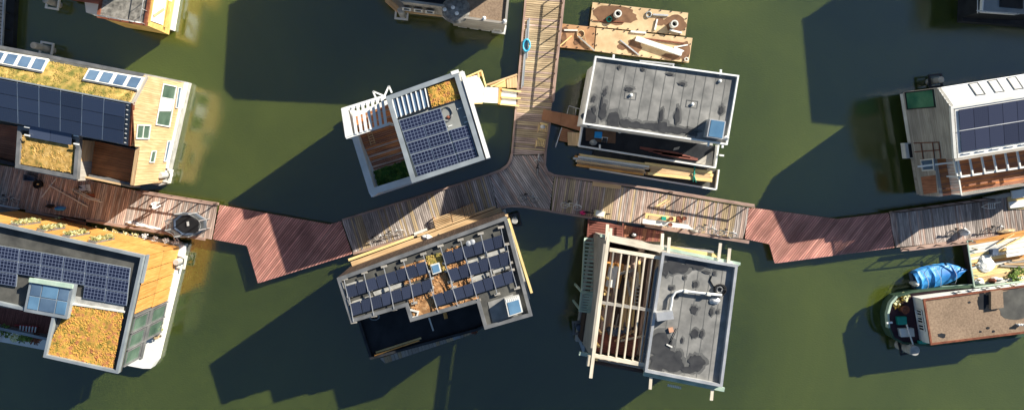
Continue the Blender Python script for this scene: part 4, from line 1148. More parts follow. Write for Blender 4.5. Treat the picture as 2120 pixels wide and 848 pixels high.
for x, y in ((946, 30), (1002, 40), (1044, 46), (921, 22), (938, 18)):
    lathe('roof_lamp', P(x, y, zj), [(.08, 0), (.08, .35), (.16, .37), (.03, .46)], K['white'], J, n=8)
lathe('roof_mound', P(944, 20, zj), [(1.1, 0), (.95, .15), (.6, .28), (.2, .33)], K['grey_gravel'], J, n=14)
prismw('upper_wall', [Vector((p.x, p.y, 7.0)) for p in (P(770, -30), P(790, -8), P(1040, 4), P(1050, -200), P(780, -200))], .6, K['greyb'], J)
prismw('upper_roof', [Vector((p.x, p.y, 7.1)) for p in (P(768, -29), P(789, -6), P(1042, 6), P(1052, -202), P(778, -202))], 7.0, K['membr'], J)

Kh = T('houseboat', 'pale houseboat with railed balcony cut off by the top right corner', 'houseboat', 2070, 10, 0, 'houseboats')
prismw('hull', [P(1992, 44, .6), P(2200, 60, .6), P(2200, -150, .6), P(2000, -150, .6)], -.6, K['dkmet'], Kh)
kb = [(2032, 24), (2160, 30), (2160, -60), (2036, -60)]
prism('wall', kb, .6, 2.9, K['dkmet'], Kh)
prism('balcony_floor', inset(kb, 1.02), 2.9, 3.05, K['zinc'], Kh)
beam('balcony_edge', P(2033, 24, 3.3), P(2105, 29, 3.3), .12, .25, K['white'], Kh)
beam('balcony_edge', P(2034, 24, 3.3), P(2038, -30, 3.3), .12, .25, K['white'], Kh)
prism('balcony_mat', [(2072, 14), (2118, 18), (2118, -10), (2072, -10)], 3.05, 3.2, K['dkmet'], Kh)
tubes('railing', [[P(2024, 28, 4), P(2024, -20, 4)], [P(2022, 22, 4), P(2105, 30, 4)]] + [[P(2024 + 16 * k, 24 + 1.2 * k, 4), P(2030 + 16 * k, 24 + k, 3.1)] for k in range(6)], .04, K['alu'], Kh)
prismw('upper_wall', [Vector((p.x, p.y, 8.0)) for p in (P(2030, 10), P(2300, 40), P(2300, -200), P(2010, -200))], .6, K['greyb'], Kh)
prismw('upper_roof', [Vector((p.x, p.y, 8.1)) for p in (P(2028, 12), P(2303, 42), P(2303, -203), P(2008, -203))], 8.0, K['membr'], Kh)

Lh_ = T('floating_platform', 'edge of a grey slatted floating platform in the top left corner', 'platform', -20, 40, 0)
prism('float', [(-60, -30), (32, -30), (26, 96), (-60, 84)], -.4, .5, K['dkmet'], Lh_)
planks([(-60, -30), (9, -30), (2, 98), (-60, 86)], 1.5, (70, 12), .3, .08, K['greyb'], Lh_)
beam('platform_edge', P(9, -30, 1.55), P(2, 98, 1.55), .12, .2, K['alu'], Lh_)
for y in (-10, 25, 60, 90):
    p = P(5, y, 1.3); beam('leg', Vector((p.x, p.y, .4)), p, .12, .12, K['dkmet'], Lh_)

# ---------------------------------------------------------------- residential barge, lower right
S = T('residential_barge', 'old green hulled residential barge with long brown gravel roof and white cabin', 'barge', 1990, 650, 0)
hp = [(2160, 583), (1950, 597), (1888, 604), (1858, 613), (1845, 628), (1839, 650), (1841, 678), (1851, 699), (1871, 710), (1928, 715), (2160, 690)]
prism('hull', hp, -.6, 1.15, K['dgreen'], S)
prism('foredeck', inset(hp, .97), 1.15, 1.2, K['purple'], S)
for i in range(len(hp) - 1):
    beam('bulwark', P(*hp[i], 1.5), P(*hp[i + 1], 1.5 + .001 * i), .16, .36, K['green'] if 2 < i < 6 else K['dgreen'], S)
zs = 2.75
sr = [(1913, 620), (2160, 586), (2160, 683), (1928, 712)]
prism('cabin', inset(sr, .992), 1.2, zs - .06, K['white'], S)
wa_, wb_ = P(1894, 615, 1.2), P(1909, 706, 1.2)
rr_ = prism('gravel_roof', sr, zs - .06, zs, K['gravel'], S)
rim('roof_edge', [P(x, y, zs + .08) for x, y in inset(sr, .995)], .14, .12, K['rust'], S)
# raking white front of the cabin with windows
fq = [P(1891, 615, 1.25), P(1906, 706, 1.25), P(1927, 711, zs - .02), P(1912, 621, zs - .02)]
n_ = (fq[1] - fq[0]).cross(fq[3] - fq[0]).normalized(); n_ = n_ if n_.x < 0 else -n_
vslab('cabin_front', fq, -n_ * .1, K['white'], S)
for k in range(3):
    v0 = .24 + .17 * k
    q = [bil(fq, v0, .72), bil(fq, v0 + .15, .72), bil(fq, v0 + .15, .12), bil(fq, v0, .12)]
    win(S, [p + n_ * .02 for p in q], n_, .07, K['white'], K['glassd'], 1)
sq = [P(1892, 613, 1.25), P(2140, 582, 1.25), P(2160, 586.5, zs - .02), P(1913, 620, zs - .02)]
ns = (sq[1] - sq[0]).cross(sq[3] - sq[0]).normalized(); ns = ns if ns.y > 0 else -ns
vslab('cabin_side', sq, -ns * .1, K['white'], S)
for k in range(5):
    u0 = .30 + .12 * k
    win(S, [bil(sq, u0, .8) + ns * .02, bil(sq, u0 + .05, .8) + ns * .02, bil(sq, u0 + .05, .3) + ns * .02, bil(sq, u0, .3) + ns * .02], ns, .07, K['white'], K['glassd'])
beam('green_step', P(1902, 709, 1.5), P(1924, 707, 1.5), .28, .2, K['teal'], S)
blob('roof_shadow', 2105, 628, 42, 34, zs, K['membr'], S, 71, rough=.25)  # shadow over the right end of the roof, laid on as a dark sheet
blob('moss_patch', 2036, 622, 13, 18, zs, K['black'], S, 72)
blob('moss_patch', 1950, 693, 8, 5, zs, K['black'], S, 73)
for x, y in ((2030, 686), (2046, 678), (2057, 685), (2007, 625)): blob('moss_patch', x, y, 3, 2.5, zs, K['black'], S, x)
prism('roof_box', [(2052, 603), (2076, 600), (2078, 636), (2052, 640)], zs, zs + .25, K['gravel'], S)
for x in (2104, 2109, 2114): lathe('vent', P(x, 670, zs), [(.06, 0), (.06, .25), (.1, .27), (.02, .33)], K['white'], S, n=8)
prism('hatch', [(1858, 656), (1877, 655), (1878, 671), (1860, 672)], 1.2, 1.5, K['teal'], S)
prism('deck_locker', [(1863, 680), (1892, 679), (1894, 696), (1866, 697)], 1.2, 1.55, K['offwhite'], S)
tube('boom', [P(1877, 671, 1.7), P(1890, 712, 1.9)], .07, K['alu'], S)
lathe('capstan', P(1867, 638, 1.2), [(.28, 0), (.24, .2), (.24, .45), (.34, .5), (.28, .56), (.16, .5)], K['rust'], S, n=14)
beam('bow_fitting', P(1836, 668, 1.6), P(1848, 667, 1.6), .14, .12, K['white'], S)
beam('deck_rail', P(1897, 642, 1.6), P(1901, 662, 1.6), .12, .12, K['white'], S)
beam('hull_rubbing_strake', P(1950, 597, 1.0) + Vector((0, .12, 0)), P(2140, 584, 1.0) + Vector((0, .12, 0)), .12, .15, K['green'], S)
for i, (x, y) in enumerate(((1852, 622), (1862, 617), (1872, 613), (1855, 632))):
    bush('deck_plant', P(x, y, 1.2), .3, .35, K['weed'] if i % 2 else K['leafp'], S, n=30, seed=i, leaf=.16)
pile('tall concrete mooring pile off the bow of the residential barge', 1880, 718, 1862, 712, .2, hgt=2.0, r=.42, fs=.5, fmat=K['dkmet'])

# ---------------------------------------------------------------- blue covered motor boat
BB = T('motor_boat', 'small motor boat under a crumpled bright blue tarpaulin', 'boat', 1940, 573, 0)
s0, s1 = P(1892, 581, .5), P(1999, 557, .5); ax = (s1 - s0); LBo = ax.length; ax.normalize(); sd = Vector((-ax.y, ax.x, 0))
prof = [(0, .72), (.06, .86), (.2, .96), (.4, 1.0), (.6, .95), (.75, .78), (.88, .48), (.96, .2), (1, .03)]
def wat(t):
    for (a, b), (c, e) in zip(prof, prof[1:]):
        if t <= c: return b + (e - b) * (t - a) / (c - a)
    return .03
vs_, fs = [], []; nu, nv = 40, 18
for i in range(nu + 1):
    t = i / nu
    for j in range(nv + 1):
        v = j / nv * 2 - 1; hw = wat(t) * .93
        p = s0 + ax * (t * LBo) + sd * (v * hw)
        hgt = .52 + .42 * (1 - abs(v) ** 1.6) * (1 if t < .8 else 1 - (t - .8) * 2)
        hgt += .10 * math.exp(-((t - .08) / .03) ** 2) + .16 * math.exp(-((t - .32) / .02) ** 2) * (1 - v * v) + .14 * math.exp(-((t - .72) / .015) ** 2) * (1 - v * v)
        if not .36 < t < .70 or abs(v) > .6:
            hgt += .06 * noise.noise(Vector((t * 8, v * 2.5, 2))) + .015 * noise.noise(Vector((t * 26 + v * 7, v * 6, 5)))
        p.z = hgt - (.30 if j in (0, nv) else 0); vs_.append(p)
for i in range(nu):
    for j in range(nv):
        a = i * (nv + 1) + j; fs.append([a, a + nv + 1, a + nv + 2, a + 1])
mk('tarpaulin', vs_, fs, K['blue'], BB, uv=False)
hp2 = [s0 + ax * (t * LBo) + sd * (wat(t) * .88) for t, _ in prof] + [s0 + ax * (t * LBo) - sd * (wat(t) * .88) for t, _ in prof[::-1]]
prismw('hull', [Vector((p.x, p.y, .42)) for p in hp2], -.2, K['bluegrey'], BB)
lathe('outboard_motor', P(1891, 586, .4), [(.1, -.5), (.2, 0), (.24, .3), (.16, .5), (.04, .56)], K['offwhite'], BB, n=10)
for t0 in (.12, .36, .66):
    tube('tarp_rope', [s0 + ax * (t0 * LBo) + sd * (v * wat(t0) * .95) + UP * (.54 + .48 * (1 - abs(v) ** 1.6) * (1 if t0 < .8 else .86) - .5 * (abs(v) > .95)) for v in (-1, -.9, -.6, -.3, 0, .3, .6, .9, 1)], .018, K['cloth'], BB, n=5)

# ---------------------------------------------------------------- work rafts
def raft(label, px, mat, z=.55, rot=0):
    r = T('work_raft', label, 'raft', px[0][0], px[0][1], 0, 'wooden work rafts')
    prism('deck', px, z - .1, z, mat, r)
    prism('float', inset(px, .96), -.3, z - .1, K['dkwood'], r)
    pts = [P(x, y, z) for x, y in px]
    n = 4
    vs_, fs = [], []
    for i in range(n):
        a, b = pts[i], pts[(i + 1) % n]; m_ = int((b - a).length / .8); u = (b - a).normalized(); c = sum(pts, Vector()) / 4
        for k in range(m_):
            p = lerp(a, b, (k + .5) / m_); p = p + (c - p).normalized() * .12
            s_ = Vector((-u.y, u.x, 0)) * .03; uu = u * .05; bb_ = len(vs_)
            q = [p - s_ - uu, p + s_ - uu, p + s_ + uu, p - s_ + uu]
            vs_ += q + [x + UP * .06 for x in q]; fs += [[bb_ + j for j in f] for f in boxfaces(4)]
    mk('edge_cleats', vs_, fs, K['dkmet'], r, kind='stuff')
    return r
r1 = raft('pale plywood work raft farthest up, carrying two round pipes', [(1227, 5), (1425, 27), (1419, 74), (1221, 54)], K['ply'])
r2 = raft('pale plywood work raft below it with a long white beam on top', [(1235, 58), (1434, 79), (1426, 130), (1231, 106)], K['ply'], .57)
r3 = raft('small brown plywood work raft tied to the northern jetty arm', [(1162, 49), (1233, 57), (1230, 105), (1159, 98)], K['deck'], .52)
r3.children[0].data.materials[0] = M('plywood_brown', lin(160, 118, 84), lin(190, 148, 108), 1.2, .75, grime=.15)
for i, (x, y, rx, ry, z, p) in enumerate(((1272, 31, 46, 19, .55, r1), (1398, 49, 24, 17, .55, r1), (1365, 45, 10, 9, .55, r1), (1313, 97, 16, 15, .57, r2), (1288, 97, 10, 6, .57, r2), (1417, 106, 11, 20, .57, r2), (1194, 87, 6, 6, .52, r3), (1167, 82, 6, 14, .52, r3), (1170, 62, 7, 6, .52, r3), (1390, 118, 20, 6, .57, r2))):
    blob('damp_patch', x, y, rx, ry, z, K['plywet'], p, 100 + i, rot=.1, rough=.3, th=.004 + .0012 * i)
for lb, x, y in (('upright round pipe on the darker left half of the top raft', 1277, 31), ('upright round pipe on the right half of the top raft', 1393, 52)):
    t = T('pipe_section', lb, 'pipe', x, y, .55, 'pipe sections on the rafts')
    lathe('pipe_ring', P(x, y, .56), [(.26, 0), (.3, 0), (.3, .55), (.2, .55), (.2, .02), (.26, .02)], K['offwhite'], t, n=20)
    lathe('pipe_core', P(x, y, .56), [(.195, 0), (.195, .1)], K['dkmet'], t, n=16)
def plankthing(name, label, cat, a, b, wd, ht, z, mat, group=None):
    o = beam(name, P(*a, z + ht), P(*b, z + ht), wd, ht, mat); return tag(o, label, cat, group)
plankthing('white_beam', 'long thick white beam lying across the lower pale raft', 'beam', (1317, 79), (1412, 111), .38, .3, .58, K['white'])
plankthing('timber_batten', 'reddish timber batten above the white beam on the raft', 'plank', (1334, 80), (1416, 90), .12, .1, .58, K['rust'])
plankthing('white_batten', 'short white batten at the joint between the two rafts', 'plank', (1306, 65), (1338, 68), .16, .1, .6, K['offwhite'])
plankthing('white_batten', 'white batten standing left of the right pipe', 'plank', (1361, 40), (1356, 62), .12, .1, .58, K['white'])
plankthing('white_batten', 'white batten just below the right pipe on the raft', 'plank', (1387, 62), (1412, 68), .14, .1, .58, K['white'])
plankthing('metal_bar', 'metal bar beside the hose coil on the top raft', 'bar', (1352, 30), (1384, 32), .14, .12, .58, K['alu'])
plankthing('white_batten', 'upper arm of the white V of battens by the raft corner', 'plank', (1396, 98), (1424, 93), .1, .06, .6, K['white'])
plankthing('white_batten', 'lower arm of the white V of battens by the raft corner', 'plank', (1396, 98), (1416, 106), .1, .06, .68, K['white'])
plankthing('grey_pole', 'grey pole slanting across the left part of the lower raft', 'pole', (1284, 83), (1324, 115), .1, .08, .6, K['alu'])
plankthing('thin_pole', 'thin brown pole on the top raft below the left pipe', 'pole', (1228, 43), (1292, 46), .06, .05, .58, K['rust'])
plankthing('thin_pole', 'pale pole resting on the small brown raft from the jetty', 'pole', (1157, 97), (1184, 74), .09, .08, .6, K['pine'])
plankthing('pale_batten', 'pale batten on the upper edge of the small brown raft', 'plank', (1168, 62.5), (1196, 63), .12, .08, .56, K['offwhite'])
plankthing('grey_pole', 'grey pole running diagonally over the small brown raft', 'pole', (1197, 75), (1231, 105), .12, .1, .6, K['greyb'])
def coil(label, x, y, z, rad, loops, thick, mat, name='hose_coil', cat='hose', tail=None, sq=1.0):
    pts = []; rnd = random.Random(int(x))
    for i in range(loops * 14 + 1):
        a = 2 * math.pi * i / 14; rr = rad * (1 + .10 * math.sin(i * .7) + rnd.uniform(-.05, .05))
        c = P(x, y, z + thick + thick * .8 * (i / 14))
        pts.append(c + Vector((rr * math.cos(a), rr * math.sin(a) * sq, 0)))
    if tail: pts += [P(tx, ty, z + thick) for tx, ty in tail]
    return tag(tube(name, pts, thick, mat, None, n=6), label, cat)
coil('pale blue hose coil on the top raft beside the metal bar', 1343, 30, .56, .22, 3, .03, K['zinc'])
coil('rope bundle on the small brown raft', 1202, 71, .53, .3, 3, .035, K['rope'], 'rope_coil', 'rope', [(1215, 95), (1222, 100)])
coil('tool and hose tangle below the left pipe on the top raft', 1261, 40, .56, .2, 3, .04, K['teal'])
coil('loose rope heap at the lower right raft corner', 1421, 123, .58, .14, 2, .03, K['offwhite'], 'rope_coil', 'rope')

# ---------------------------------------------------------------- timber barge
TB = T('timber_barge', 'narrow white edged pontoon loaded with sawn timber below the grey felt roof', 'barge', 1350, 350, 0)
bpx = [(1224, 329), (1489, 349), (1483, 392), (1222, 350)]
prism('hull', [(1230, 312), (1488, 352), (1482, 391), (1224, 350)], -.4, .35, K['membr'], TB)
for a, b in (((1222, 349), (1483, 392)), ((1488.5, 351), (1483, 392)), ((1228, 322), (1222.5, 349))):
    beam('edge', P(*a, .62), P(*b, .625), .13, .5, K['white'], TB)
def stack(label, a0, a1, b0, b1, rows, layers, mats, z):
    t = T('timber_stack', label, 'timber stack', (a0[0] + b1[0]) / 2, (a0[1] + b1[1]) / 2, 0, 'sawn timber stacks')
    rnd = random.Random(rows)
    for l in range(layers):
        for k in range(rows):
            f = (k + .5) / rows
            a = lerp(P(*a0, z + .2 * (l + 1)), P(*b0, z + .2 * (l + 1)), f); b = lerp(P(*a1, z + .2 * (l + 1)), P(*b1, z + .2 * (l + 1)), f)
            u = (b - a).normalized(); w_ = (P(*b0) - P(*a0)).length / rows
            if l == layers - 1 and rnd.random() < .25: continue
            beam('timber', a + u * rnd.uniform(-.3, .35), b + u * rnd.uniform(-.35, .3) + UP * rnd.uniform(-.02, .02), w_ * .9, .19, mats[(k + l) % len(mats)], t)
    for f in (.2, .8):
        a = lerp(P(*a0, z - .01), P(*a1, z - .01), f); b = lerp(P(*b0, z - .01), P(*b1, z - .01), f); beam('bearer', a, b, .15, .12, K['dkwood'], t)
    return t
stack('yellow and white sawn timber stack at the left end of the pontoon', (1194, 317), (1340, 338), (1192, 344), (1338, 364), 6, 3, [K['pine'], K['clad'], K['pine'], K['offwhite'], K['offwhite'], K['larch']], .5)
stack('pale sawn timber stack tied with a green strap at the right end of the pontoon', (1342, 336), (1474, 354), (1340, 362), (1468, 376), 4, 3, [K['larch'], K['larch'], K['pine']], .5)
tubes('lashing_strap', [[P(1439, 344, 1.2), P(1437, 358, 1.22), P(1435, 376, 1.15)], [P(1434, 359, 1.22), P(1440, 360, 1.22)], [P(1436, 360, 1.2), P(1441, 377, 1.1)]], .05, K['teal'], [o for o in bpy.data.objects if o.name.startswith('timber_stack.001')][0])

# ---------------------------------------------------------------- gangways and small decks
def deckthing(name, label, cat, px, z, dirn, wd, mats, gap=.02, group=None, floatz=None):
    cx = sum(p[0] for p in px) / len(px); cy = sum(p[1] for p in px) / len(px)
    r = T(name, label, cat, cx, cy, 0, group)
    planks(px, z, dirn, wd, gap, mats, r)
    prism('frame', inset(px, .95), (z - .3) if floatz is None else floatz, z - .06, K['dkwood'], r)
    return r
g = T('gangway', 'white sheeted gangway with pale side beams from the white house to the jetty arm', 'gangway', 1020, 195, 0)
for q, z in (([(961, 163), (990, 155), (1002, 180), (999, 212), (978, 212)], 1.05), ([(1003, 180), (1034, 182), (1033, 214), (999.8, 212)], 1.0), ([(1037, 185), (1070, 189), (1068, 218), (1035, 215)], .97)):
    prism('white_sheet', q, z - .06, z, K['white'], g)
for a, b in (((1039, 184.5), (1079, 190)), ((1038, 201), (1078, 204)), ((1035, 215), (1075, 219))):
    beam('side_beam', P(*a, 1.12), P(*b, 1.12), .13, .15, K['pine'], g)
beam('threshold', P(1036, 181, 1.05), P(1034, 216, 1.05), .22, .08, K['clad'], g)
for a, b in (((960, 162), (997, 146)), ((997, 146), (1006, 179)), ((978, 213), (999, 213)), ((990, 150), (992, 160))):
    beam('edge_board', P(*a, 1.1), P(*b, 1.1), .12, .15, K['pine'], g)
prism('edge_planter', [(965, 160), (995, 147), (999, 158), (990, 156), (962, 164)], .6, .95, K['larch'], g)
for x, y in ((965, 165), (998, 208), (1030, 185), (1062, 215)):
    p = P(x, y, .9); beam('post', Vector((p.x, p.y, -.4)), p, .14, .14, K['dkwood'], g)
g = T('ramp', 'yellowish plywood ramp with braces behind the white gangway', 'ramp', 1045, 172, 0)
slab('ply_sheet', [P(1049, 162, .92), P(1070, 155, .92), P(1071, 182, .9), P(1050, 182, .9)], .05, K['larch'], g)
slab('ply_sheet', [P(1006, 176, .86), P(1049, 161, .86), P(1049, 181, .85), P(1032, 181, .85)], .05, K['pine'], g)
beam('brace', P(1004, 177, 1.0), P(1071, 154, 1.0), .14, .12, K['larch'], g)
beam('brace', P(1016, 180, 1.02), P(1046, 165, 1.02), .1, .1, K['pine'], g)
g = T('boarding_plate', 'brown plywood boarding ramp from the jetty to the grey felt roofed house', 'ramp', 1163, 248, 0)
slab('sheet', [P(1125, 226, .9), P(1163, 234, .92), P(1159, 259, .92), P(1121, 248, .9)], .06, K['plywet'], g); slab('sheet', [P(1163.4, 234, .94), P(1206, 242, .98), P(1201, 271, .98), P(1159.4, 259, .94)], .06, K['plywet'], g)
m_br = M('plywood_red_brown', lin(150, 100, 70), lin(186, 134, 98), 1.0, .7, grime=.15)
for o in g.children: o.data.materials[0] = m_br
tubes('guard_rail', [[P(1174, 235, 1.7), P(1178, 219, 1.7), P(1208, 228, 1.7)], [P(1193, 223, 1.7), P(1191, 238, 1.0)], [P(1174, 235, 1.0), P(1174, 235, 1.7)]], .03, K['alu'], g)
g = T('boarding_plate', 'small reddish boarding platform below the brown ramp', 'ramp', 1175, 282, 0)
planks([(1164, 264), (1197, 274), (1196, 300), (1157, 291)], .8, (33, 9), .16, .02, m_br, g)
tube('guard_rail', [P(1163, 264, 1.2), P(1150, 305, 1.2)], .04, K['alu'], g)
g = slab('plywood_sheet', [P(1175, 273, .93), P(1200, 275, .95), P(1199, 302, .95), P(1176, 301, .93)], .05, K['larch'])
tag(g, 'square tan plywood sheet on the small platform beside the felt roofed house', 'plywood')

deckthing('side_deck', 'reddish brown side deck between the slatted benches and the tilted solar house', 'deck', [(904, 475), (1031, 436), (1037, 455), (916, 493)], .7, (8, 22), .16, [K['deck'], K['plank2'], K['plankw']], floatz=-.3)
deckthing('floating_walkway', 'narrow grey slatted walkway floating below the tilted solar house', 'walkway', [(787, 741), (984, 677), (989, 687), (793, 753)], .5, (3, 10), .3, [K['greyb'], K['greyb'], K['plankw']], floatz=-.3)
tag(prism('white_board', [(935, 692), (950, 687), (954, 698), (939, 703)], .52, .62, K['zinc']), 'pale square board lying on the narrow walkway', 'board')
bush_t = T('plant_pot', 'reddish plant in a pot on the right end of the narrow walkway', 'potted plant', 980, 684, .5)
lathe('pot', P(980, 684, .5), [(.16, 0), (.2, .25), (.16, .25)], K['rust'], bush_t, n=10); bush('foliage', P(980, 684, .7), .25, .3, K['rust'], bush_t, 40, 3)
def slatbench(label, q, n, along, z=1.15):
    t = T('slatted_bench', label, 'bench', q[0][0], q[0][1], 0, 'slatted wooden benches')
    Q = [P(x, y, z) for x, y in q]
    for k in range(n):
        f = (k + .5) / n
        a, b = (lerp(Q[0], Q[3], f), lerp(Q[1], Q[2], f)) if along else (lerp(Q[0], Q[1], f), lerp(Q[3], Q[2], f))
        w_ = ((Q[3] - Q[0]).length if along else (Q[1] - Q[0]).length) / n
        beam('slat', a, b, w_ * .62, .04, K['larch'], t)
    for f in (.08, .92) if along else (.08, .5, .92):
        a, b = (lerp(Q[0], Q[1], f), lerp(Q[3], Q[2], f)) if along else (lerp(Q[0], Q[3], f), lerp(Q[1], Q[2], f))
        beam('bearer', a - UP * .045, b - UP * .045, .09, .1, K['deck'], t)
    for f, h_ in ((.06, .06), (.94, .06), (.94, .94), (.06, .94)):
        p = bil(Q, f, h_); beam('leg', Vector((p.x, p.y, JZ - .01)), p - UP * .05, .09, .09, K['deck'], t)
    return t
slatbench('left one of three slatted benches, slats running lengthwise', [(896, 452), (932, 440), (937, 463), (902, 474)], 7, True)
slatbench('middle one of three slatted benches beside the grey jetty', [(933, 438), (957, 428.5), (963, 452), (938, 461.5)], 6, True)
slatbench('right one of three slatted benches, with crosswise slats', [(958, 428), (979.5, 420), (986.5, 445), (964, 452)], 7, False)

# heap of white sheets, bags
def heap(name, label, cat, x, y, z, rx, ry, hgt, mat, seed=0, rot=0.0):
    rnd = random.Random(seed); vs_, fs = [], []; n, m_ = 16, 6
    c = P(x, y, z)
    for j in range(m_ + 1):
        ph = j / m_
        for i in range(n):
            a = 2 * math.pi * i / n
            r_ = math.cos(ph * math.pi / 2) ** .6 * (1 + .35 * noise.noise(Vector((math.cos(a) * 1.5 + seed, math.sin(a) * 1.5, ph * 2))))
            dx, dy = rx * .04 * r_ * math.cos(a), ry * .04 * r_ * math.sin(a)
            vs_.append(c + Vector((dx * math.cos(rot) + dy * math.sin(rot), -dx * math.sin(rot) + dy * math.cos(rot), hgt * ph * (1 + .4 * noise.noise(Vector((dx * 4, dy * 4, seed)))))))
    for j in range(m_):
        for i in range(n):
            a = j * n + i; b = j * n + (i + 1) % n; fs.append([a, b, b + n, a + n])
    fs.append([m_ * n + i for i in range(n)])
    return tag(mk(name, vs_, fs, mat, None, uv=False), label, cat)
heap('sheet_heap', 'heap of white sheets and bags beside the tilted solar house', 'heap', 884, 490, .7, 18, 8, .5, K['cloth'], 3, .3)
heap('sheet_heap', 'pale green plastic bag at the foot of the white heap', 'bag', 868, 499, .6, 10, 5, .35, K['leafp'], 4, .3)
heap('sheet_heap', 'white plastic sheet heap on the jetty left of the trampoline', 'heap', 283, 464, JZ, 22, 5, .3, K['cloth'], 5, .2)
heap('sheet_heap', 'long white folded sheet along the edge beam left of the trampoline', 'sheet', 310, 470, JZ, 26, 3.5, .2, K['white'], 6, .2)
heap('dark_bag', 'dark bag between the white heap and the side deck', 'bag', 909, 487, .7, 5, 6, .4, K['dkmet'], 7)
for i, (x, y, lb) in enumerate(((861, 486, 'thin pale batten'), (866, 480, 'broad pale batten'))):
    plankthing('pale_batten', lb + ' poking out of the white heap beside the tilted solar house', 'plank', (x - 9, y + 4), (x + 18, y - 6), .1 + .1 * i, .06, .75 + .1 * i, K['offwhite'])
bush('potted_shrub', P(1018, 458, .7), .42, .6, K['leafp'], None, 80, 5, .16); tag(bpy.data.objects['potted_shrub'], 'small yellow green shrub at the right end of the side deck', 'shrub')
tag(prism('dark_hatch', [(957, 466), (974, 460), (977, 470), (960, 477)], .72, .82, K['membr']), 'square dark lid in the side deck near the slatted benches', 'lid')

# ---------------------------------------------------------------- bicycles
def make_bike(name='bicycle'):
    r = T(name, '', 'bicycle', NX, NY, 0)
    for x in (-.52, .52):
        vs_, fs = [], []; n, m_ = 20, 5
        for i in range(n):
            a = 2 * math.pi * i / n
            for j in range(m_):
                b = 2 * math.pi * j / m_; rr = .31 + .028 * math.cos(b)
                vs_.append(Vector((x + rr * math.cos(a), .028 * math.sin(b), .34 + rr * math.sin(a))))
        for i in range(n):
            for j in range(m_):
                fs.append([i * m_ + j, ((i + 1) % n) * m_ + j, ((i + 1) % n) * m_ + (j + 1) % m_, i * m_ + (j + 1) % m_])
        wh = mk('wheel', vs_, fs, K['rubber'], r, smooth=True, uv=False)
        tubes('spokes', [[Vector((x, 0, .34)), Vector((x + .3 * math.cos(a), 0, .34 + .3 * math.sin(a)))] for a in [2 * math.pi * k / 10 for k in range(10)]], .008, K['alu'], wh, n=4)
        gv = [[Vector((x + .36 * math.cos(a), 0, .34 + .36 * math.sin(a))) for a in [.2 + 2.7 * k / 8 for k in range(9)]]]
        tubes('mudguard', gv, .03, K['alu'], wh, n=5)
    f = Vector
    tubes('frame', [[f((-.52, 0, .34)), f((-.1, 0, .3)), f((.36, 0, .72)), f((-.18, 0, .74)), f((-.52, 0, .34))], [f((-.1, 0, .3)), f((-.2, 0, .85))], [f((.52, 0, .34)), f((.34, 0, .95))]], .025, K['greymet'], r)
    tubes('handlebar', [[f((.22, -.28, .98)), f((.36, -.1, 1.0)), f((.36, .1, 1.0)), f((.22, .28, .98))]], .022, K['alu'], r)
    mk('saddle', [f((-.36, -.09, .88)), f((-.36, .09, .88)), f((-.06, .02, .9)), f((-.06, -.02, .9)), f((-.34, -.07, .95)), f((-.34, .07, .95)), f((-.06, .02, .93)), f((-.06, -.02, .93))], [[3, 2, 1, 0], [4, 5, 6, 7], [0, 1, 5, 4], [1, 2, 6, 5], [2, 3, 7, 6], [3, 0, 4, 7]], K['rubber'], r, uv=False)
    tubes('carrier', [[f((-.75, -.06, .72)), f((-.25, -.06, .74)), f((-.25, .06, .74)), f((-.75, .06, .72))]], .018, K['dkmet'], r)
    return r
BIKE = make_bike(); first = True
for lb, x, y, rot, tilt, fm in (
        ('silver and dark blue bicycle on the jetty hub beside its curved edge', 1092, 419, -.08, -50, 'bluegrey'),
        ('white rimmed bicycle with a bag right of the jetty hub', 1180, 433, -.18, -46, 'offwhite'),
        ('white bicycle leaning at the lower edge of the grey jetty section, left one', 785, 500, .30, -38, 'offwhite'),
        ('pale bicycle right of the other one at the lower edge of the grey jetty', 818, 489, .30, -38, 'alu'),
        ('leftmost pale bicycle lying beside the work table end', 1458, 483, -.17, -52, 'offwhite'),
        ('rightmost pale bicycle near the red deck beyond the work table', 1500, 490, -.2, -45, 'alu'),
        ('dark blue bicycle at the far left edge of the jetty', 22, 420, -.12, -45, 'bluegrey'),
        ('dark bicycle on the far right jetty left of the covered scooter', 1978, 488, .14, -50, 'dkmet'),
        ('dark bicycle on the far right jetty right of the covered scooter', 2052, 482, .14, -46, 'dkmet'),
        ('dark bicycle standing on the hub near the wooden chairs', 1116, 340, 1.5, -14, 'dkmet'),
        ('black bicycle lying across the crossed white poles', 172, 408, -.3, -60, 'dkmet')):
    b = BIKE if first else copy_tree(BIKE)
    first = False
    p = P(x, y, JZ + .02); b.location = p
    b.rotation_euler = (R(tilt), 0, rot); b['label'] = lb; b['group'] = 'bicycles on the jetty'
    for ch in b.children:
        if ch.name.startswith('frame'):
            ch.data = ch.data.copy(); ch.data.materials[0] = K[fm]
        if ch.name.startswith('wheel') and fm in ('offwhite', 'alu', 'bluegrey'):
            for s_ in ch.children: pass
            ch.data = ch.data.copy(); ch.data.materials[0] = K['alu'] if fm != 'bluegrey' else K['greymet']

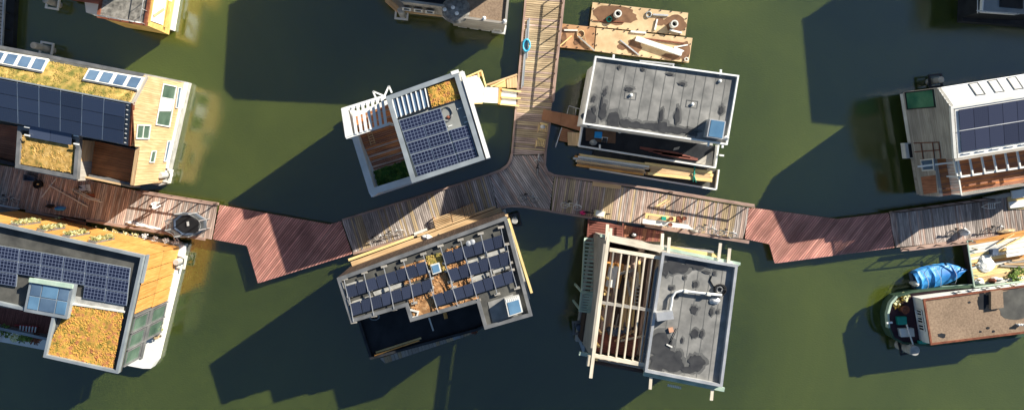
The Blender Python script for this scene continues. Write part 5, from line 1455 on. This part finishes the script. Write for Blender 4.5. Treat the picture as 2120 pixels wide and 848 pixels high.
cb = T('cargo_bike', 'cargo bicycle with a cream box parked above the red entrance deck', 'cargo bicycle', 1240, 440, 0)
beam('cargo_box', P(1232, 440, 1.45), P(1253, 444, 1.45), .5, .5, K['cream'], cb); beam('box_lid', P(1234, 440.4, 1.5), P(1251, 443.6, 1.5), .42, .04, K['offwhite'], cb)
tubes('frame', [[P(1214, 440, 1.1), P(1224, 440, 1.3), P(1234, 441, 1.1)], [P(1226, 434, 1.7), P(1226, 447, 1.7)], [P(1216, 440, 1.1), P(1222, 440, 1.6)]], .05, K['dkmet'], cb)
for x, y in ((1215, 440), (1256, 444)):
    tube('wheel', [P(x, y, JZ + .34) + Vector((.28 * math.cos(a), .05, .28 * math.sin(a))) for a in [2 * math.pi * k / 12 for k in range(13)]], .04, K['rubber'], cb)
heap('pink_bag', 'bright pink bag on the saddle end of the cargo bicycle', 'bag', 1206, 440, JZ, 6, 4, .5, K['pink'], 8)
heap('covered_scooter', 'scooter under a pale blue cover on the far right jetty', 'scooter', 1993, 480, JZ, 9, 7, .9, K['cloth'], 9)
heap('scooter_bag', 'bright blue bag among dark bicycles on the left jetty', 'bag', 127, 431, JZ, 9, 5, .7, K['blue'], 10)
heap('dark_bundle', 'dark bundle left of the bright blue bag', 'bundle', 105, 426, JZ, 9, 4, .5, K['dkmet'], 11)
heap('driftwood_pile', 'pile of branches and bags on the far right jetty edge', 'heap', 2082, 478, JZ, 20, 4, .4, K['rope'], 12, -.12)

# ---------------------------------------------------------------- trampoline
tr = T('trampoline', 'dark trampoline with sagging grey safety net on the left jetty', 'trampoline', 392, 463, 0)
ring = [P(392 + 37 * math.cos(a) * (1 + .05 * math.cos(3 * a)), 464 + 25 * math.sin(a), 1.45) for a in [2 * math.pi * (k + .5) / 8 for k in range(8)]]
mk('jumping_mat', ring, [list(range(7, -1, -1)) if (ring[1] - ring[0]).cross(ring[2] - ring[0]).z < 0 else list(range(8))], K['mesh'], tr)
tube('frame', ring + [ring[0]], .06, K['greymet'], tr)
tube('pad', [p * 1 + (sum(ring, Vector()) / 8 - p) * .09 + UP * .04 for p in ring + [ring[0]]], .12, K['bluegrey'], tr)
top = [p + UP * 1.5 for p in ring]
tubes('net_top', [[lerp(p, q, k / 5) - UP * (.35 * math.sin(math.pi * k / 5)) for k in range(6)] for p, q in zip(top, top[1:] + top[:1])], .025, K['greymet'], tr)
for p in ring: beam('net_pole', Vector((p.x, p.y, JZ)), p + UP * 1.5, .06, .06, K['alu'], tr)
netm = bpy.data.materials.new('net_fabric'); netm.use_nodes = True
nb_ = netm.node_tree.nodes['Principled BSDF']; nb_.inputs['Base Color'].default_value = lin(88, 92, 94); nb_.inputs['Alpha'].default_value = .45; nb_.inputs['Roughness'].default_value = .8
for i in range(8):
    a, b = ring[i], ring[(i + 1) % 8]; vs_, fs = [], []
    for k in range(6):
        f = k / 5; s_ = .35 * math.sin(math.pi * f)
        vs_ += [lerp(a, b, f), lerp(a, b, f) + UP * (1.5 - s_) + (sum(ring, Vector()) / 8 - lerp(a, b, f)) * .12 * math.sin(math.pi * f)]
    for k in range(5): fs.append([2 * k, 2 * k + 2, 2 * k + 3, 2 * k + 1])
    mk('net_panel', vs_, fs, netm, tr, uv=False)
tag(prism('white_shoe_box', [(386, 459), (390, 458), (391, 467), (387, 468)], 1.47, 1.55, K['white']), 'small white box lying on the trampoline mat', 'box')

# ---------------------------------------------------------------- person
def person(label, x, y, rot, top, legs):
    me = bpy.data.meshes.new('person')
    J_ = {'pel': (0, 0, .95, .15, .11), 'wai': (0, 0, 1.08, .145, .10), 'che': (0, .03, 1.30, .17, .11), 'nek': (0, .06, 1.47, .06, .06), 'hd0': (0, .09, 1.56, .085, .09), 'hd1': (0, .11, 1.68, .09, .10), 'hd2': (0, .11, 1.76, .05, .06),
          'shL': (-.19, .03, 1.41, .06, .06), 'elL': (-.24, .18, 1.17, .046, .046), 'wrL': (-.16, .40, 1.10, .033, .03), 'haL': (-.12, .49, 1.09, .035, .02), 'shR': (.19, .03, 1.41, .06, .06), 'elR': (.25, .2, 1.19, .046, .046), 'wrR': (.17, .42, 1.12, .033, .03), 'haR': (.13, .5, 1.1, .035, .02),
          'hiL': (-.1, 0, .88, .095, .095), 'knL': (-.11, .04, .50, .065, .065), 'anL': (-.11, -.03, .10, .045, .045), 'toL': (-.12, .14, .035, .04, .03), 'hiR': (.1, 0, .88, .095, .095), 'knR': (.12, .1, .50, .065, .065), 'anR': (.12, .09, .10, .045, .045), 'toR': (.13, .26, .035, .04, .03)}
    ed = [('pel', 'wai'), ('wai', 'che'), ('che', 'nek'), ('nek', 'hd0'), ('hd0', 'hd1'), ('hd1', 'hd2'), ('che', 'shL'), ('shL', 'elL'), ('elL', 'wrL'), ('wrL', 'haL'), ('che', 'shR'), ('shR', 'elR'), ('elR', 'wrR'), ('wrR', 'haR'),
          ('pel', 'hiL'), ('hiL', 'knL'), ('knL', 'anL'), ('anL', 'toL'), ('pel', 'hiR'), ('hiR', 'knR'), ('knR', 'anR'), ('anR', 'toR')]
    ks = list(J_); vs_ = [Vector(J_[k][:3]) for k in ks]; rad = [J_[k][3:] for k in ks]; es = [(ks.index(a), ks.index(b)) for a, b in ed]
    for sgn, h_ in ((-1, 'haL'), (1, 'haR')):            # five fingers on each hand
        hc = Vector(J_[h_][:3])
        for k in range(5):
            off = (-.03 + .018 * k) if k < 4 else .045 * -sgn
            l_ = (.055, .07, .075, .065, .045)[k]
            i = len(vs_); vs_ += [hc + Vector((off * .9, .035 if k < 4 else 0, 0)), hc + Vector((off, .035 + l_ if k < 4 else .03, -.03))]
            rad += [(.009, .009), (.007, .007)]; es += [(ks.index(h_), i), (i, i + 1)]
    me.from_pydata(vs_, es, [])
    o = bpy.data.objects.new('person', me); col.objects.link(o)
    sk_ = o.modifiers.new('skin', 'SKIN'); sk_.use_smooth_shade = True
    for i, v in enumerate(me.skin_vertices[0].data): v.radius = rad[i]; v.use_root = (i == 0)
    o.modifiers.new('sub', 'SUBSURF').render_levels = 1
    m = bpy.data.materials.new('person_clothes'); m.use_nodes = True
    t = m.node_tree; N = t.nodes; tc = N.new('ShaderNodeTexCoord'); sp = N.new('ShaderNodeSeparateXYZ'); t.links.new(tc.outputs['Object'], sp.inputs[0])
    rp = N.new('ShaderNodeValToRGB'); rp.color_ramp.interpolation = 'CONSTANT'
    dv = N.new('ShaderNodeMath'); dv.operation = 'DIVIDE'; dv.inputs[1].default_value = 2.0; t.links.new(sp.outputs[2], dv.inputs[0]); t.links.new(dv.outputs[0], rp.inputs[0])
    e = rp.color_ramp.elements; e[0].position = 0; e[0].color = lin(40, 36, 34); e[1].position = .06; e[1].color = legs
    x1 = e.new(.46); x1.color = top; x2 = e.new(.735); x2.color = lin(196, 148, 120)
    t.links.new(rp.outputs[0], N['Principled BSDF'].inputs['Base Color']); N['Principled BSDF'].inputs['Roughness'].default_value = .8
    me.materials.append(m)
    o.location = P(x, y, JZ); o.rotation_euler = (0, 0, rot); tag(o, label, 'person')
    hm = lathe('hair', Vector((0, 0, 0)), [(.112, 1.62), (.125, 1.68), (.118, 1.76), (.08, 1.82), (.02, 1.845)], K['hair'], None, n=14)
    hm.location = Vector((0, .09, 1.62)); hm.parent = o; hm['kind'] = 'part'; del hm['kind']
    for p_ in hm.data.polygons: p_.use_smooth = True
    for sx_ in (-1, 1):
        ey = lathe('eye', Vector((0, 0, 0)), [(.004, -.012), (.014, 0), (.004, .012)], K['rubber'], None, n=6); ey.location = Vector((.035 * sx_, .205, 1.68)); ey.parent = o
    ns_ = lathe('nose', Vector((0, 0, 0)), [(.02, -.03), (.014, 0), (.004, .03)], K['skin'], None, n=6); ns_.location = Vector((0, .215, 1.62)); ns_.parent = o
    return o
person('person in a white top bending forward on the sunny jetty left of the trampoline', 330, 425, -1.2, lin(232, 232, 234), lin(196, 196, 200))

# ---------------------------------------------------------------- clutter on the left jetty
plankthing('white_pole', 'shorter white pole of the crossed pair on the left jetty', 'pole', (116, 369), (86, 408), .07, .06, JZ + .05, K['offwhite'])
plankthing('white_pole', 'longer white pole of the crossed pair on the left jetty', 'pole', (101, 383), (181, 428), .07, .06, JZ + .13, K['offwhite'])
ck = T('drying_rack', 'folding drying rack with a red cloth on the left jetty', 'drying rack', 178, 398, JZ)
tubes('rack_frame', [[P(147, 391, 1.5), P(185, 412, 1.5), P(212, 418, 1.5)], [P(158, 394, 1.45), P(190, 409, 1.45), P(206, 414, 1.45)], [P(150, 393, .75), P(185, 410, 1.5), P(208, 418, .75)]], .035, K['offwhite'], ck)
slab('cloth', [P(175, 402, 1.47), P(195, 400, 1.47), P(197, 408, 1.4), P(182, 410, 1.4)], .03, K['rust'], ck)
cr = T('plastic_crate', 'blue grey plastic crate on the left jetty below the sedum parapet', 'crate', 60, 368, JZ)
rim('crate_side', [P(x, y, 1.1) for x, y in ((49, 361), (71, 365), (70, 375), (48, 373))], .05, .36, K['bluegrey'], cr); prism('crate_base', [(49, 361), (71, 365), (70, 375), (48, 373)], JZ + .02, JZ + .06, K['bluegrey'], cr)
gc = T('garden_chair', 'light grey garden chair on the left jetty beside the drying rack', 'chair', 176, 390, JZ)
prism('seat', [(163, 385), (176, 382), (178, 394), (164, 396)], 1.12, 1.17, K['alu'], gc); slab('backrest', [P(177, 382, 1.15), P(179, 394, 1.15), P(187, 396, 1.7), P(185, 381, 1.7)], .04, K['alu'], gc)
for x, y in ((164, 386), (165, 395), (177, 383), (178, 393)):
    p = P(x, y, 1.12); beam('leg', Vector((p.x, p.y, JZ)), p, .04, .04, K['alu'], gc)
pt = T('plant_tub', 'round dark tub with two pale stones on the left jetty', 'tub', 83, 381, JZ)
lathe('tub', P(83, 381, JZ), [(.3, 0), (.36, .4), (.3, .4), (.28, .3)], K['rubber'], pt, n=16); heap('pale_stone', 'pale stone inside the round dark tub', 'stone', 79, 381, 1.0, 2.5, 2, .15, K['pine'], 13)
fd = deckthing('floating_garden', 'brown floating garden platform between the left jetty and the orange clad house', 'platform', [(53, 433), (178, 455), (176, 478), (112, 472), (50, 455)], .55, (120, 20), .22, [K['deck'], K['plank2']], floatz=-.3)
for i, (x, y, r_, m_, nm) in enumerate(((119, 462, .45, 'leafp', 'pale leafy plant on the floating garden platform'), (108, 459, .3, 'leaf', 'dark green plant on the floating garden platform'), (140, 463, .4, 'rust', 'red leaved plant on the floating garden platform'))):
    tag(bush('garden_plant', P(x, y, .58), r_, .5, K[m_], None, 70, i, .2), nm, 'plant')
heap('garden_bag', 'reddish bag on the right part of the floating garden platform', 'bag', 148, 461, .57, 7, 6, .4, K['rust'], 15)
plankthing('grey_gutter_pipe', 'thin white pipe bent along the left pontoon edge', 'pipe', (-10, 423), (40, 432), .1, .08, JZ + .16, K['alu'])
fl_ = T('flower_trough', 'row of white flowers along the top of the orange north wall', 'flower trough', 240, 485, 0)
beam('trough', P(190, 476, 1.0), P(376, 504, 1.0), .25, .2, K['greymet'], fl_)
for k in range(9): bush('flowers', P(196 + 21 * k, 476 + 3.1 * k, 1.0), .25, .15, K['leafp'] if k < 5 else K['cloth'], fl_, 26, k, .14)

# ---------------------------------------------------------------- northern arm
coil('bright blue hose coil on the northern jetty arm', 1090, 94, JZ + .1, .28, 5, .045, K['hose'], sq=1.7)
for i, (a, b) in enumerate((((1093, 42), (1083, 178)), ((1090, 60), (1080, 182)), ((1096, 38), (1091, 120)))):
    plankthing('metal_pipe', ('longest', 'lowest', 'shortest')[i] + ' of the grey pipes beside the blue hose coil', 'pipe', a, b, .09, .08, JZ + .02 + .0 * i, K['alu'] if i else K['zinc'], 'pipes on the jetty arm')
ch = T('wooden_chair', 'slatted wooden armchair on the jetty arm, lower one', 'chair', 1118, 296, JZ, 'wooden armchairs')
def wchair(t, x, y):
    for k in range(5): beam('slat', P(x - 7 + 3.4 * k, y - 6, 1.15), P(x - 9 + 3.4 * k, y + 6, 1.13), .08, .03, K['pine'], t)
    for dx in (-9, 10): beam('armrest', P(x + dx, y - 8, 1.35), P(x + dx - 2, y + 9, 1.35), .08, .04, K['larch'], t)
    slab('backrest', [P(x - 6, y - 7, 1.15), P(x + 9, y - 4, 1.15), P(x + 9, y - 8, 1.6), P(x - 6, y - 11, 1.6)], .04, K['pine'], t)
    for dx, dy in ((-8, -6), (9, -5), (-10, 7), (7, 8)):
        p = P(x + dx, y + dy, 1.3); beam('leg', Vector((p.x, p.y, JZ)), p, .06, .06, K['larch'], t)
wchair(ch, 1119, 297)
ch = T('wooden_chair', 'slatted wooden armchair on the jetty arm, upper one with a white cushion', 'chair', 1124, 265, JZ, 'wooden armchairs'); wchair(ch, 1124, 265)
heap('white_cushion', 'round white cushion on the upper wooden armchair', 'cushion', 1124, 262, 1.17, 5, 4.5, .15, K['cloth'], 16)
plankthing('loose_board', 'tan loose board leaning along the jetty edge left of the railing', 'plank', (1227, 379), (1286, 386), .42, .05, JZ + .03, K['larch'])

# ---------------------------------------------------------------- work table
wt_ = T('work_table', 'long work table under white sheets on the sunny jetty', 'table', 1380, 458, JZ)
for q, m_ in (([(1337, 440), (1400, 449), (1398, 459), (1335, 451)], 'pine'), ([(1331, 452.5), (1424, 464.5), (1436, 475), (1330, 462)], 'white')):
    prism('table_top', q, 1.4, 1.45, K[m_], wt_)
for x, y in ((1340, 444), (1395, 456), (1340, 460), (1425, 471)):
    p = P(x, y, 1.4); beam('leg', Vector((p.x, p.y, JZ)), p, .1, .1, K['larch'], wt_)
slab('ply_offcut', [P(1344, 445, 1.5), P(1366, 448, 1.5), P(1362, 455, 1.5), P(1342, 453, 1.5)], .03, K['ply'], wt_)
tag(prism('teal_box', [(1371, 448), (1380, 449), (1379, 456), (1370, 455)], 1.46, 1.7, K['teal']), 'small teal box on the work table', 'box')
for i, (x, y, zz_) in enumerate(((1388, 452, 1.46), (1386, 464, 1.46), (1415, 451, JZ), (1407, 456, JZ), (1403, 450, JZ))):
    t = T('flower_pot', ('brown pot on the work table beside the teal box', 'brown pot on the lower white sheet of the work table', 'rightmost rusty pot on the jetty beside the work table', 'lowest rusty pot on the jetty beside the work table', 'leftmost rusty pot on the jetty beside the work table')[i], 'pot', x, y, zz_, 'brown pots at the work table')
    lathe('pot', P(x, y, zz_), [(.1, 0), (.16, .3), (.17, .3), (.13, .27)], K['rust'], t, n=12); lathe('soil', P(x, y, zz_ + .22), [(.13, 0), (.12, .02)], K['soil'], t, n=10)
heap('netting_heap', 'grey netting heap between the work table and the leaning bicycles', 'heap', 1436, 477, JZ, 10, 4, .35, K['greyb'], 17, .2)
plankthing('pallet_batten', 'upper of two pale battens lying on the jetty above the work table', 'plank', (1356, 429), (1381, 413), .12, .05, JZ + .02, K['pine'])
plankthing('pallet_batten', 'lower of two pale battens lying on the jetty above the work table', 'plank', (1362, 431), (1387, 415), .12, .05, JZ + .02, K['larch'])

# ---------------------------------------------------------------- entrance of the unfinished house
deckthing('entrance_deck', 'red stained entrance deck with open gaps in front of the unfinished house', 'deck', [(1217, 455), (1291, 466), (1288, 498), (1214, 500)], .62, (74, 10), .2, K['reddeck'], gap=.05, floatz=-.3)
deckthing('entrance_deck', 'red brown boarded deck right of the gapped one at the unfinished house', 'deck', [(1293, 466), (1375, 479), (1370, 500), (1290, 498)], .66, (-6, 30), .17, [K['deck'], K['reddeck']], floatz=-.3)
for lb, a, b in (('left red post rail at the entrance deck of the unfinished house', (1219, 453), (1217, 490)), ('middle red post rail at the entrance deck of the unfinished house', (1290, 462), (1289, 497))):
    plankthing('red_rail', lb, 'rail', a, b, .09, .08, .9, K['reddeck'])
heap('striped_bag', 'black and white bag on the red brown deck of the unfinished house', 'bag', 1311, 487, .67, 8, 5, .4, K['rubber'], 18)
heap('white_bag', 'small white bag on the black one at the unfinished house', 'bag', 1312, 486, 1.0, 4, 3, .2, K['cloth'], 19)

# ---------------------------------------------------------------- inside and on the unfinished house
zi_ = 4.73
tag(prism('white_panel_stack', [(1262, 548), (1280, 552), (1273, 596), (1254, 592)], zi_, zi_ + .5, K['white']), 'white panel stack seen between the joists of the unfinished house', 'panels')
tag(prism('plywood_stack', [(1252, 540), (1292, 548), (1290, 562), (1282, 596), (1246, 600)], zi_, zi_ + .2, K['clad']), 'orange plywood stack under the white panels', 'plywood')
for k in range(5):
    plankthing('sawn_timber', ('first', 'second', 'third', 'fourth', 'fifth')[k] + ' long timber from the left in the pile under the joists', 'timber', (1298 + 5.2 * k, 570 + 8 * (k % 3)), (1288 + 5.2 * k, 676 - 10 * (k % 2)), .16, .12, zi_ + .02 + .06 * (k % 2), K['larch'] if k % 2 else K['pine'], 'timbers under the joists')
for k in range(7):
    plankthing('red_board', ('topmost', 'second', 'third', 'fourth', 'fifth', 'sixth', 'lowest')[k] + ' red brown board in the heap under the lower joists', 'board', (1240 - k, 688 + 6 * k), (1322 - k, 698 + 6.2 * k), .22, .08, zi_ + .02, K['reddeck'], 'red boards under the joists')
rb = random.Random(5)
for k in range(14):
    x, y, a = rb.uniform(1255, 1330), rb.uniform(560, 720), rb.uniform(-.5, .5)
    L_ = rb.uniform(12, 26); x -= (y - 560) * .14
    dx, dy = (L_ * math.cos(a), L_ * math.sin(a)) if k % 3 == 0 else (L_ * math.sin(a) * .5, L_ * math.cos(a))
    plankthing('loose_offcut', 'short loose pale board on the floor under the open joists', 'board', (x - dx, y - dy), (x + dx, y + dy), rb.uniform(.1, .22), .05, zi_ + .16 + .06 * (k % 4), K[('larch', 'pine', 'post', 'greyb')[k % 4]], 'loose boards under the joists')
heap('blue_tool_bags', 'blue grey tool bags under the lower joists', 'bags', 1272, 684, zi_, 17, 10, .5, K['bluegrey'], 20)
heap('blue_tool_bags', 'small blue grey bag right of the tool bags under the joists', 'bag', 1296, 682, zi_, 8, 6, .4, K['bluegrey'], 21)
ld = T('ladder', 'pale ladder lying on the floor of the unfinished house', 'ladder', 1318, 600, zi_)
for dx in (0, 10): beam('rail', P(1318 + dx, 575, zi_ + .3), P(1312 + dx, 640, zi_ + .3), .06, .08, K['offwhite'], ld)
for k in range(8): beam('rung', P(1318.5 - .75 * k, 580 + 7.5 * k, zi_ + .28), P(1327.5 - .75 * k, 580.4 + 7.5 * k, zi_ + .28), .06, .04, K['offwhite'], ld)
coil('black hose coil on the grey roof of the unfinished house', 1491, 600, zF, .4, 4, .045, K['rubber'], tail=[(1477, 592), (1470, 580), (1474, 570)])
coil('grey cable loop inside the black hose coil on the roof', 1489, 599, zF + .05, .2, 3, .04, K['greymet'])
tag(prism('brick_block', [(1384, 679), (1393, 677), (1395, 686), (1386, 688)], zF, zF + .14, K['skin']), 'single pinkish block on the grey roof', 'block')
br = T('push_broom', 'push broom lying on the grey roof of the unfinished house', 'broom', 1395, 700, zF)
tube('handle', [P(1403, 678, zF + .08), P(1386, 712, zF + .08)], .03, K['dkmet'], br); beam('head', P(1380, 712, zF + .1), P(1392, 718, zF + .1), .1, .08, K['offwhite'], br)
heap('pipe_scraps', 'heap of pipe offcuts beside the hose coil on the grey roof', 'scraps', 1480, 622, zF, 10, 7, .2, K['alu'], 22)

# ---------------------------------------------------------------- on the felt roofed house rear deck
tag(prism('blue_crate', [(1233, 272), (1247, 273), (1246, 286), (1232, 285)], 1.1, 1.55, K['bluep']), 'bright blue crate on the rear deck of the felt roofed house', 'crate')
heap('stone_heap', 'grey rubble bag beside the bright blue crate', 'bag', 1228, 295, 1.1, 7, 6, .4, K['concrete'], 23)
dc = T('deck_chair', 'dark folding chair right of the bright blue crate', 'chair', 1252, 290, 1.1)
prism('seat', [(1247, 284), (1257, 285), (1256, 294), (1246, 293)], 1.5, 1.54, K['dkmet'], dc); tubes('frame', [[P(1246, 294, 1.1), P(1247, 284, 1.9), P(1258, 285, 1.9), P(1256, 295, 1.1)]], .03, K['alu'], dc)
lt_ = lathe('round_lid', P(1283, 272, 1.05), [(.16, 0), (.16, .1), (.1, .14)], K['offwhite'], None, n=14); tag(lt_, 'round white lid on the dark rear deck', 'lid')
for k in range(6):
    plankthing('dark_red_plank', ('uppermost', 'second', 'third', 'fourth', 'fifth', 'lowest')[k] + ' dark red plank lying on the rear deck', 'plank', (1325 + 9 * k, 306 + 2.6 * k), (1405 + 8 * k, 318 + 2.4 * k), .2, .06, 1.05 + .03 * (k % 2), K['reddeck'], 'dark red planks')
tag(slab('grey_sheet', [P(1396, 306, 1.1), P(1408, 303, 1.1), P(1405, 309, 1.1), P(1393, 312, 1.1)], .03, K['greyb']), 'grey sheet scrap above the dark red planks', 'sheet')

# ---------------------------------------------------------------- tilted solar house, lower terrace
coil('pale blue hose loops on the black lower roof', 775, 655, 2.92, .38, 3, .035, K['zinc'], sq=.6)
tag(prism('orange_box', [(917, 647), (924, 646), (927, 658), (920, 660)], 2.92, 3.1, K['clad']), 'small orange box on the black lower roof', 'box')

# ---------------------------------------------------------------- white house bits
coil('grey cable loop on the grey roof of the white house', 924, 236, zC + .02, .42, 1, .04, K['greymet'], 'cable_loop', 'cable', sq=1.2)
heap('red_cloth', 'small dark red cloth at the end of the cable loop', 'cloth', 928, 243, zC, 4, 3, .1, K['rust'], 24)
ld = T('ladder', 'pale wooden ladder on the terrace of the white house', 'ladder', 768, 290, zt + .12)
for dx in (0, 9): beam('rail', P(760 + dx, 275 - dx * .3, zt + .2), P(768 + dx, 300 - dx * .3, zt + .2), .05, .05, K['larch'], ld)
for k in range(5): beam('rung', P(761 + 1.6 * k, 278 + 5 * k, zt + .18), P(770 + 1.6 * k, 275.3 + 5 * k, zt + .18), .05, .03, K['larch'], ld)

# ---------------------------------------------------------------- orange house terrace
ld = T('red_ladder', 'red and white ladder chair on the terrace of the orange clad house', 'ladder', 53, 680, 4.1)
for a, b in (((30, 672), (78, 676)), ((33, 682), (74, 686))): beam('rail', P(*a, 4.3), P(*b, 4.3), .08, .06, K['redp'], ld)
for k in range(6): beam('rung', P(42 + 6.4 * k, 673 + .6 * k, 4.33), P(41 + 6.2 * k, 685 + .5 * k, 4.33), .1, .04, K['white'], ld)
for i, (x, y, r_, m_, lb) in enumerate(((14, 684, .45, 'leaf', 'leafy green plant at the left of the orange house terrace'), (32, 697, .3, 'leafp', 'pale plant in a round pot on the orange house terrace'), (49, 698, .35, 'leaf', 'dark green plant below the red ladder'), (62, 699, .25, 'leaf', 'small dark plant right below the red ladder'), (76, 700, .4, 'rust', 'twiggy reddish plant in the terrace corner'), (4, 693, .3, 'cloth', 'white flowering plant at the left picture edge'))):
    t = T('potted_plant', lb, 'potted plant', x, y, 4.06, 'potted plants on the orange house terrace')
    lathe('pot', P(x, y, 4.06), [(.16, 0), (.22, .35), (.18, .35)], K['rust'] if i % 2 else K['greymet'], t, n=12); bush('foliage', P(x, y, 4.35), r_, .4, K[m_], t, 70, i + 50, .17)
for i, (x, y, lb) in enumerate(((329, 664, 'green plant by the lower windows of the orange clad house'), (329, 677, 'yellowish plant by the lower windows of the orange clad house'), (325, 691, 'straw coloured pot plant nearest the white deck'))):
    tag(bush('window_plant', P(x, y, .9), .3, .5, K[('leaf', 'leafp', 'rope')[i]], None, 60, 70 + i, .17), lb, 'plant')
wpile = T('firewood_pile', 'stacked firewood on the balcony corner of the orange clad house', 'firewood', 262, 740, 4.0)
for k in range(22):
    rnd = random.Random(k); p = P(256 + (k % 6) * 4 + rnd.uniform(-1, 1), 748 - (k % 6) * 4 - (k // 6) * 3, 4.1 + .12 * (k // 6))
    lathe('log', p, [(.09, 0), (.09, .12)], K['pine'] if k % 2 else K['larch'], wpile, n=8)

# ---------------------------------------------------------------- terrace platform at the right edge
rp_ = T('garden_platform', 'sunny pale timber garden platform above the residential barge at right edge', 'platform', 2070, 540, 0)
ppx = [(2003, 498), (2150, 470), (2150, 578), (2018, 594)]
planks(ppx, 1.0, (140, -24), .24, .02, [K['larch'], K['pine'], K['clad'], K['offwhite']], rp_, th=.06)
prism('float', inset(ppx, .96), -.4, .9, K['dkwood'], rp_)
for a, b in (((2003, 498), (2018, 594)), ((2018, 594), (2150, 578))): beam('edge_rail', P(*a, 1.6), P(*b, 1.6), .1, .08, K['green'], rp_)
for k in range(5):
    f = k / 4; p = lerp(P(2003, 498, 1.0), P(2018, 594, 1.0), f); beam('rail_post', p, p + UP * .58, .08, .08, K['green'], rp_)
for k in range(3):
    p = lerp(P(2004, 512, 1.0), P(2014, 576, 1.0), k / 2); beam('rail_strut', p + UP * .5, p + Vector((.8, -.15, .02)), .07, .06, K['weed'], rp_)
bench = T('plank_bench', 'white plank bench on the sunny garden platform', 'bench', 2100, 520, 1.0)
for k in range(3): beam('seat_plank', P(2084, 513 + 8 * k, 1.5), P(2140, 504 + 8 * k, 1.5), .26, .05, K['white'], bench)
for x, y in ((2088, 516), (2135, 510), (2090, 530), (2136, 523)):
    p = P(x, y, 1.44); beam('leg', Vector((p.x, p.y, 1.0)), p, .1, .1, K['pine'], bench)
tag(prism('grey_box', [(2056, 516), (2068, 514), (2067, 526), (2055, 527)], 1.0, 1.4, K['bluegrey']), 'blue grey box left of the white plank bench', 'box')
heap('white_canvas', 'crumpled white canvas on the garden platform', 'canvas', 2040, 545, 1.02, 17, 16, .2, K['white'], 30)
heap('white_canvas', 'small white canvas by the platform railing', 'canvas', 2028, 582, 1.02, 9, 7, .2, K['white'], 31)
heap('white_canvas', 'long white canvas near the barge on the garden platform', 'canvas', 2062, 577, 1.02, 14, 4, .2, K['cloth'], 32)
heap('rusty_drum_cover', 'rusty brown cover on the garden platform', 'cover', 2054, 580, 1.02, 7, 6, .3, K['rust'], 33)
tag(bush('garden_shrub', P(2102, 566, 1.0), .55, .5, K['leaf'], None, 90, 81, .2), 'green shrub on the garden platform near the barge', 'shrub')
for k in range(4):
    plankthing('loose_timber', ('uppermost', 'second', 'third', 'lowest')[k] + ' loose timber lying across the garden platform', 'plank', (2096 - 8 * k, 540 + 3 * k), (2145, 530 + 8 * k), .14, .1, 1.02, K['greyb'] if k % 2 else K['larch'], 'loose timbers on the garden platform')
for i, (a, b) in enumerate((((2084, 508), (2125, 486)), ((2064, 505), (2100, 484)))):
    plankthing('yellow_batten', ('right', 'left')[i] + ' yellow batten leaning over the garden platform', 'batten', a, b, .1, .08, 1.3, K['pine'])
en = T('entrance_platform', 'white sheeted entrance platform of the right gabled house on the jetty', 'platform', 2105, 412, 0)
prism('sheet', [(2095, 395), (2150, 386), (2150, 404), (2097, 411)], .8, .95, K['white'], en); prism('sheet', [(2090, 418), (2150, 409), (2150, 424), (2092, 431)], .8, .96, K['white'], en)
prism('frame_board', [(2086, 404), (2150, 396), (2150, 430), (2089, 434)], .74, .8, K['pine'], en)
prism('step', [(2040, 408), (2094, 398), (2095, 406), (2042, 415)], .5, .84, K['greyb'], en)
rk = T('drying_rack', 'small white drying rack on the far right jetty', 'drying rack', 2050, 426, JZ)
for k in range(4): tube('bar', [P(2046 + 4 * k, 420, 1.4), P(2047 + 4 * k, 432, 1.4)], .03, K['offwhite'], rk, n=5)
tubes('frame', [[P(2032, 428, 1.3), P(2046, 421, 1.4), P(2060, 420, 1.4), P(2072, 418, 1.3)], [P(2032, 428, 1.3), P(2047, 432, 1.4), P(2060, 431, 1.4)], [P(2046, 421, 1.4), P(2046, 424, JZ)], [P(2060, 431, 1.4), P(2060, 428, JZ)], [P(2060, 420, 1.4), P(2060, 424, JZ)]], .025, K['offwhite'], rk)
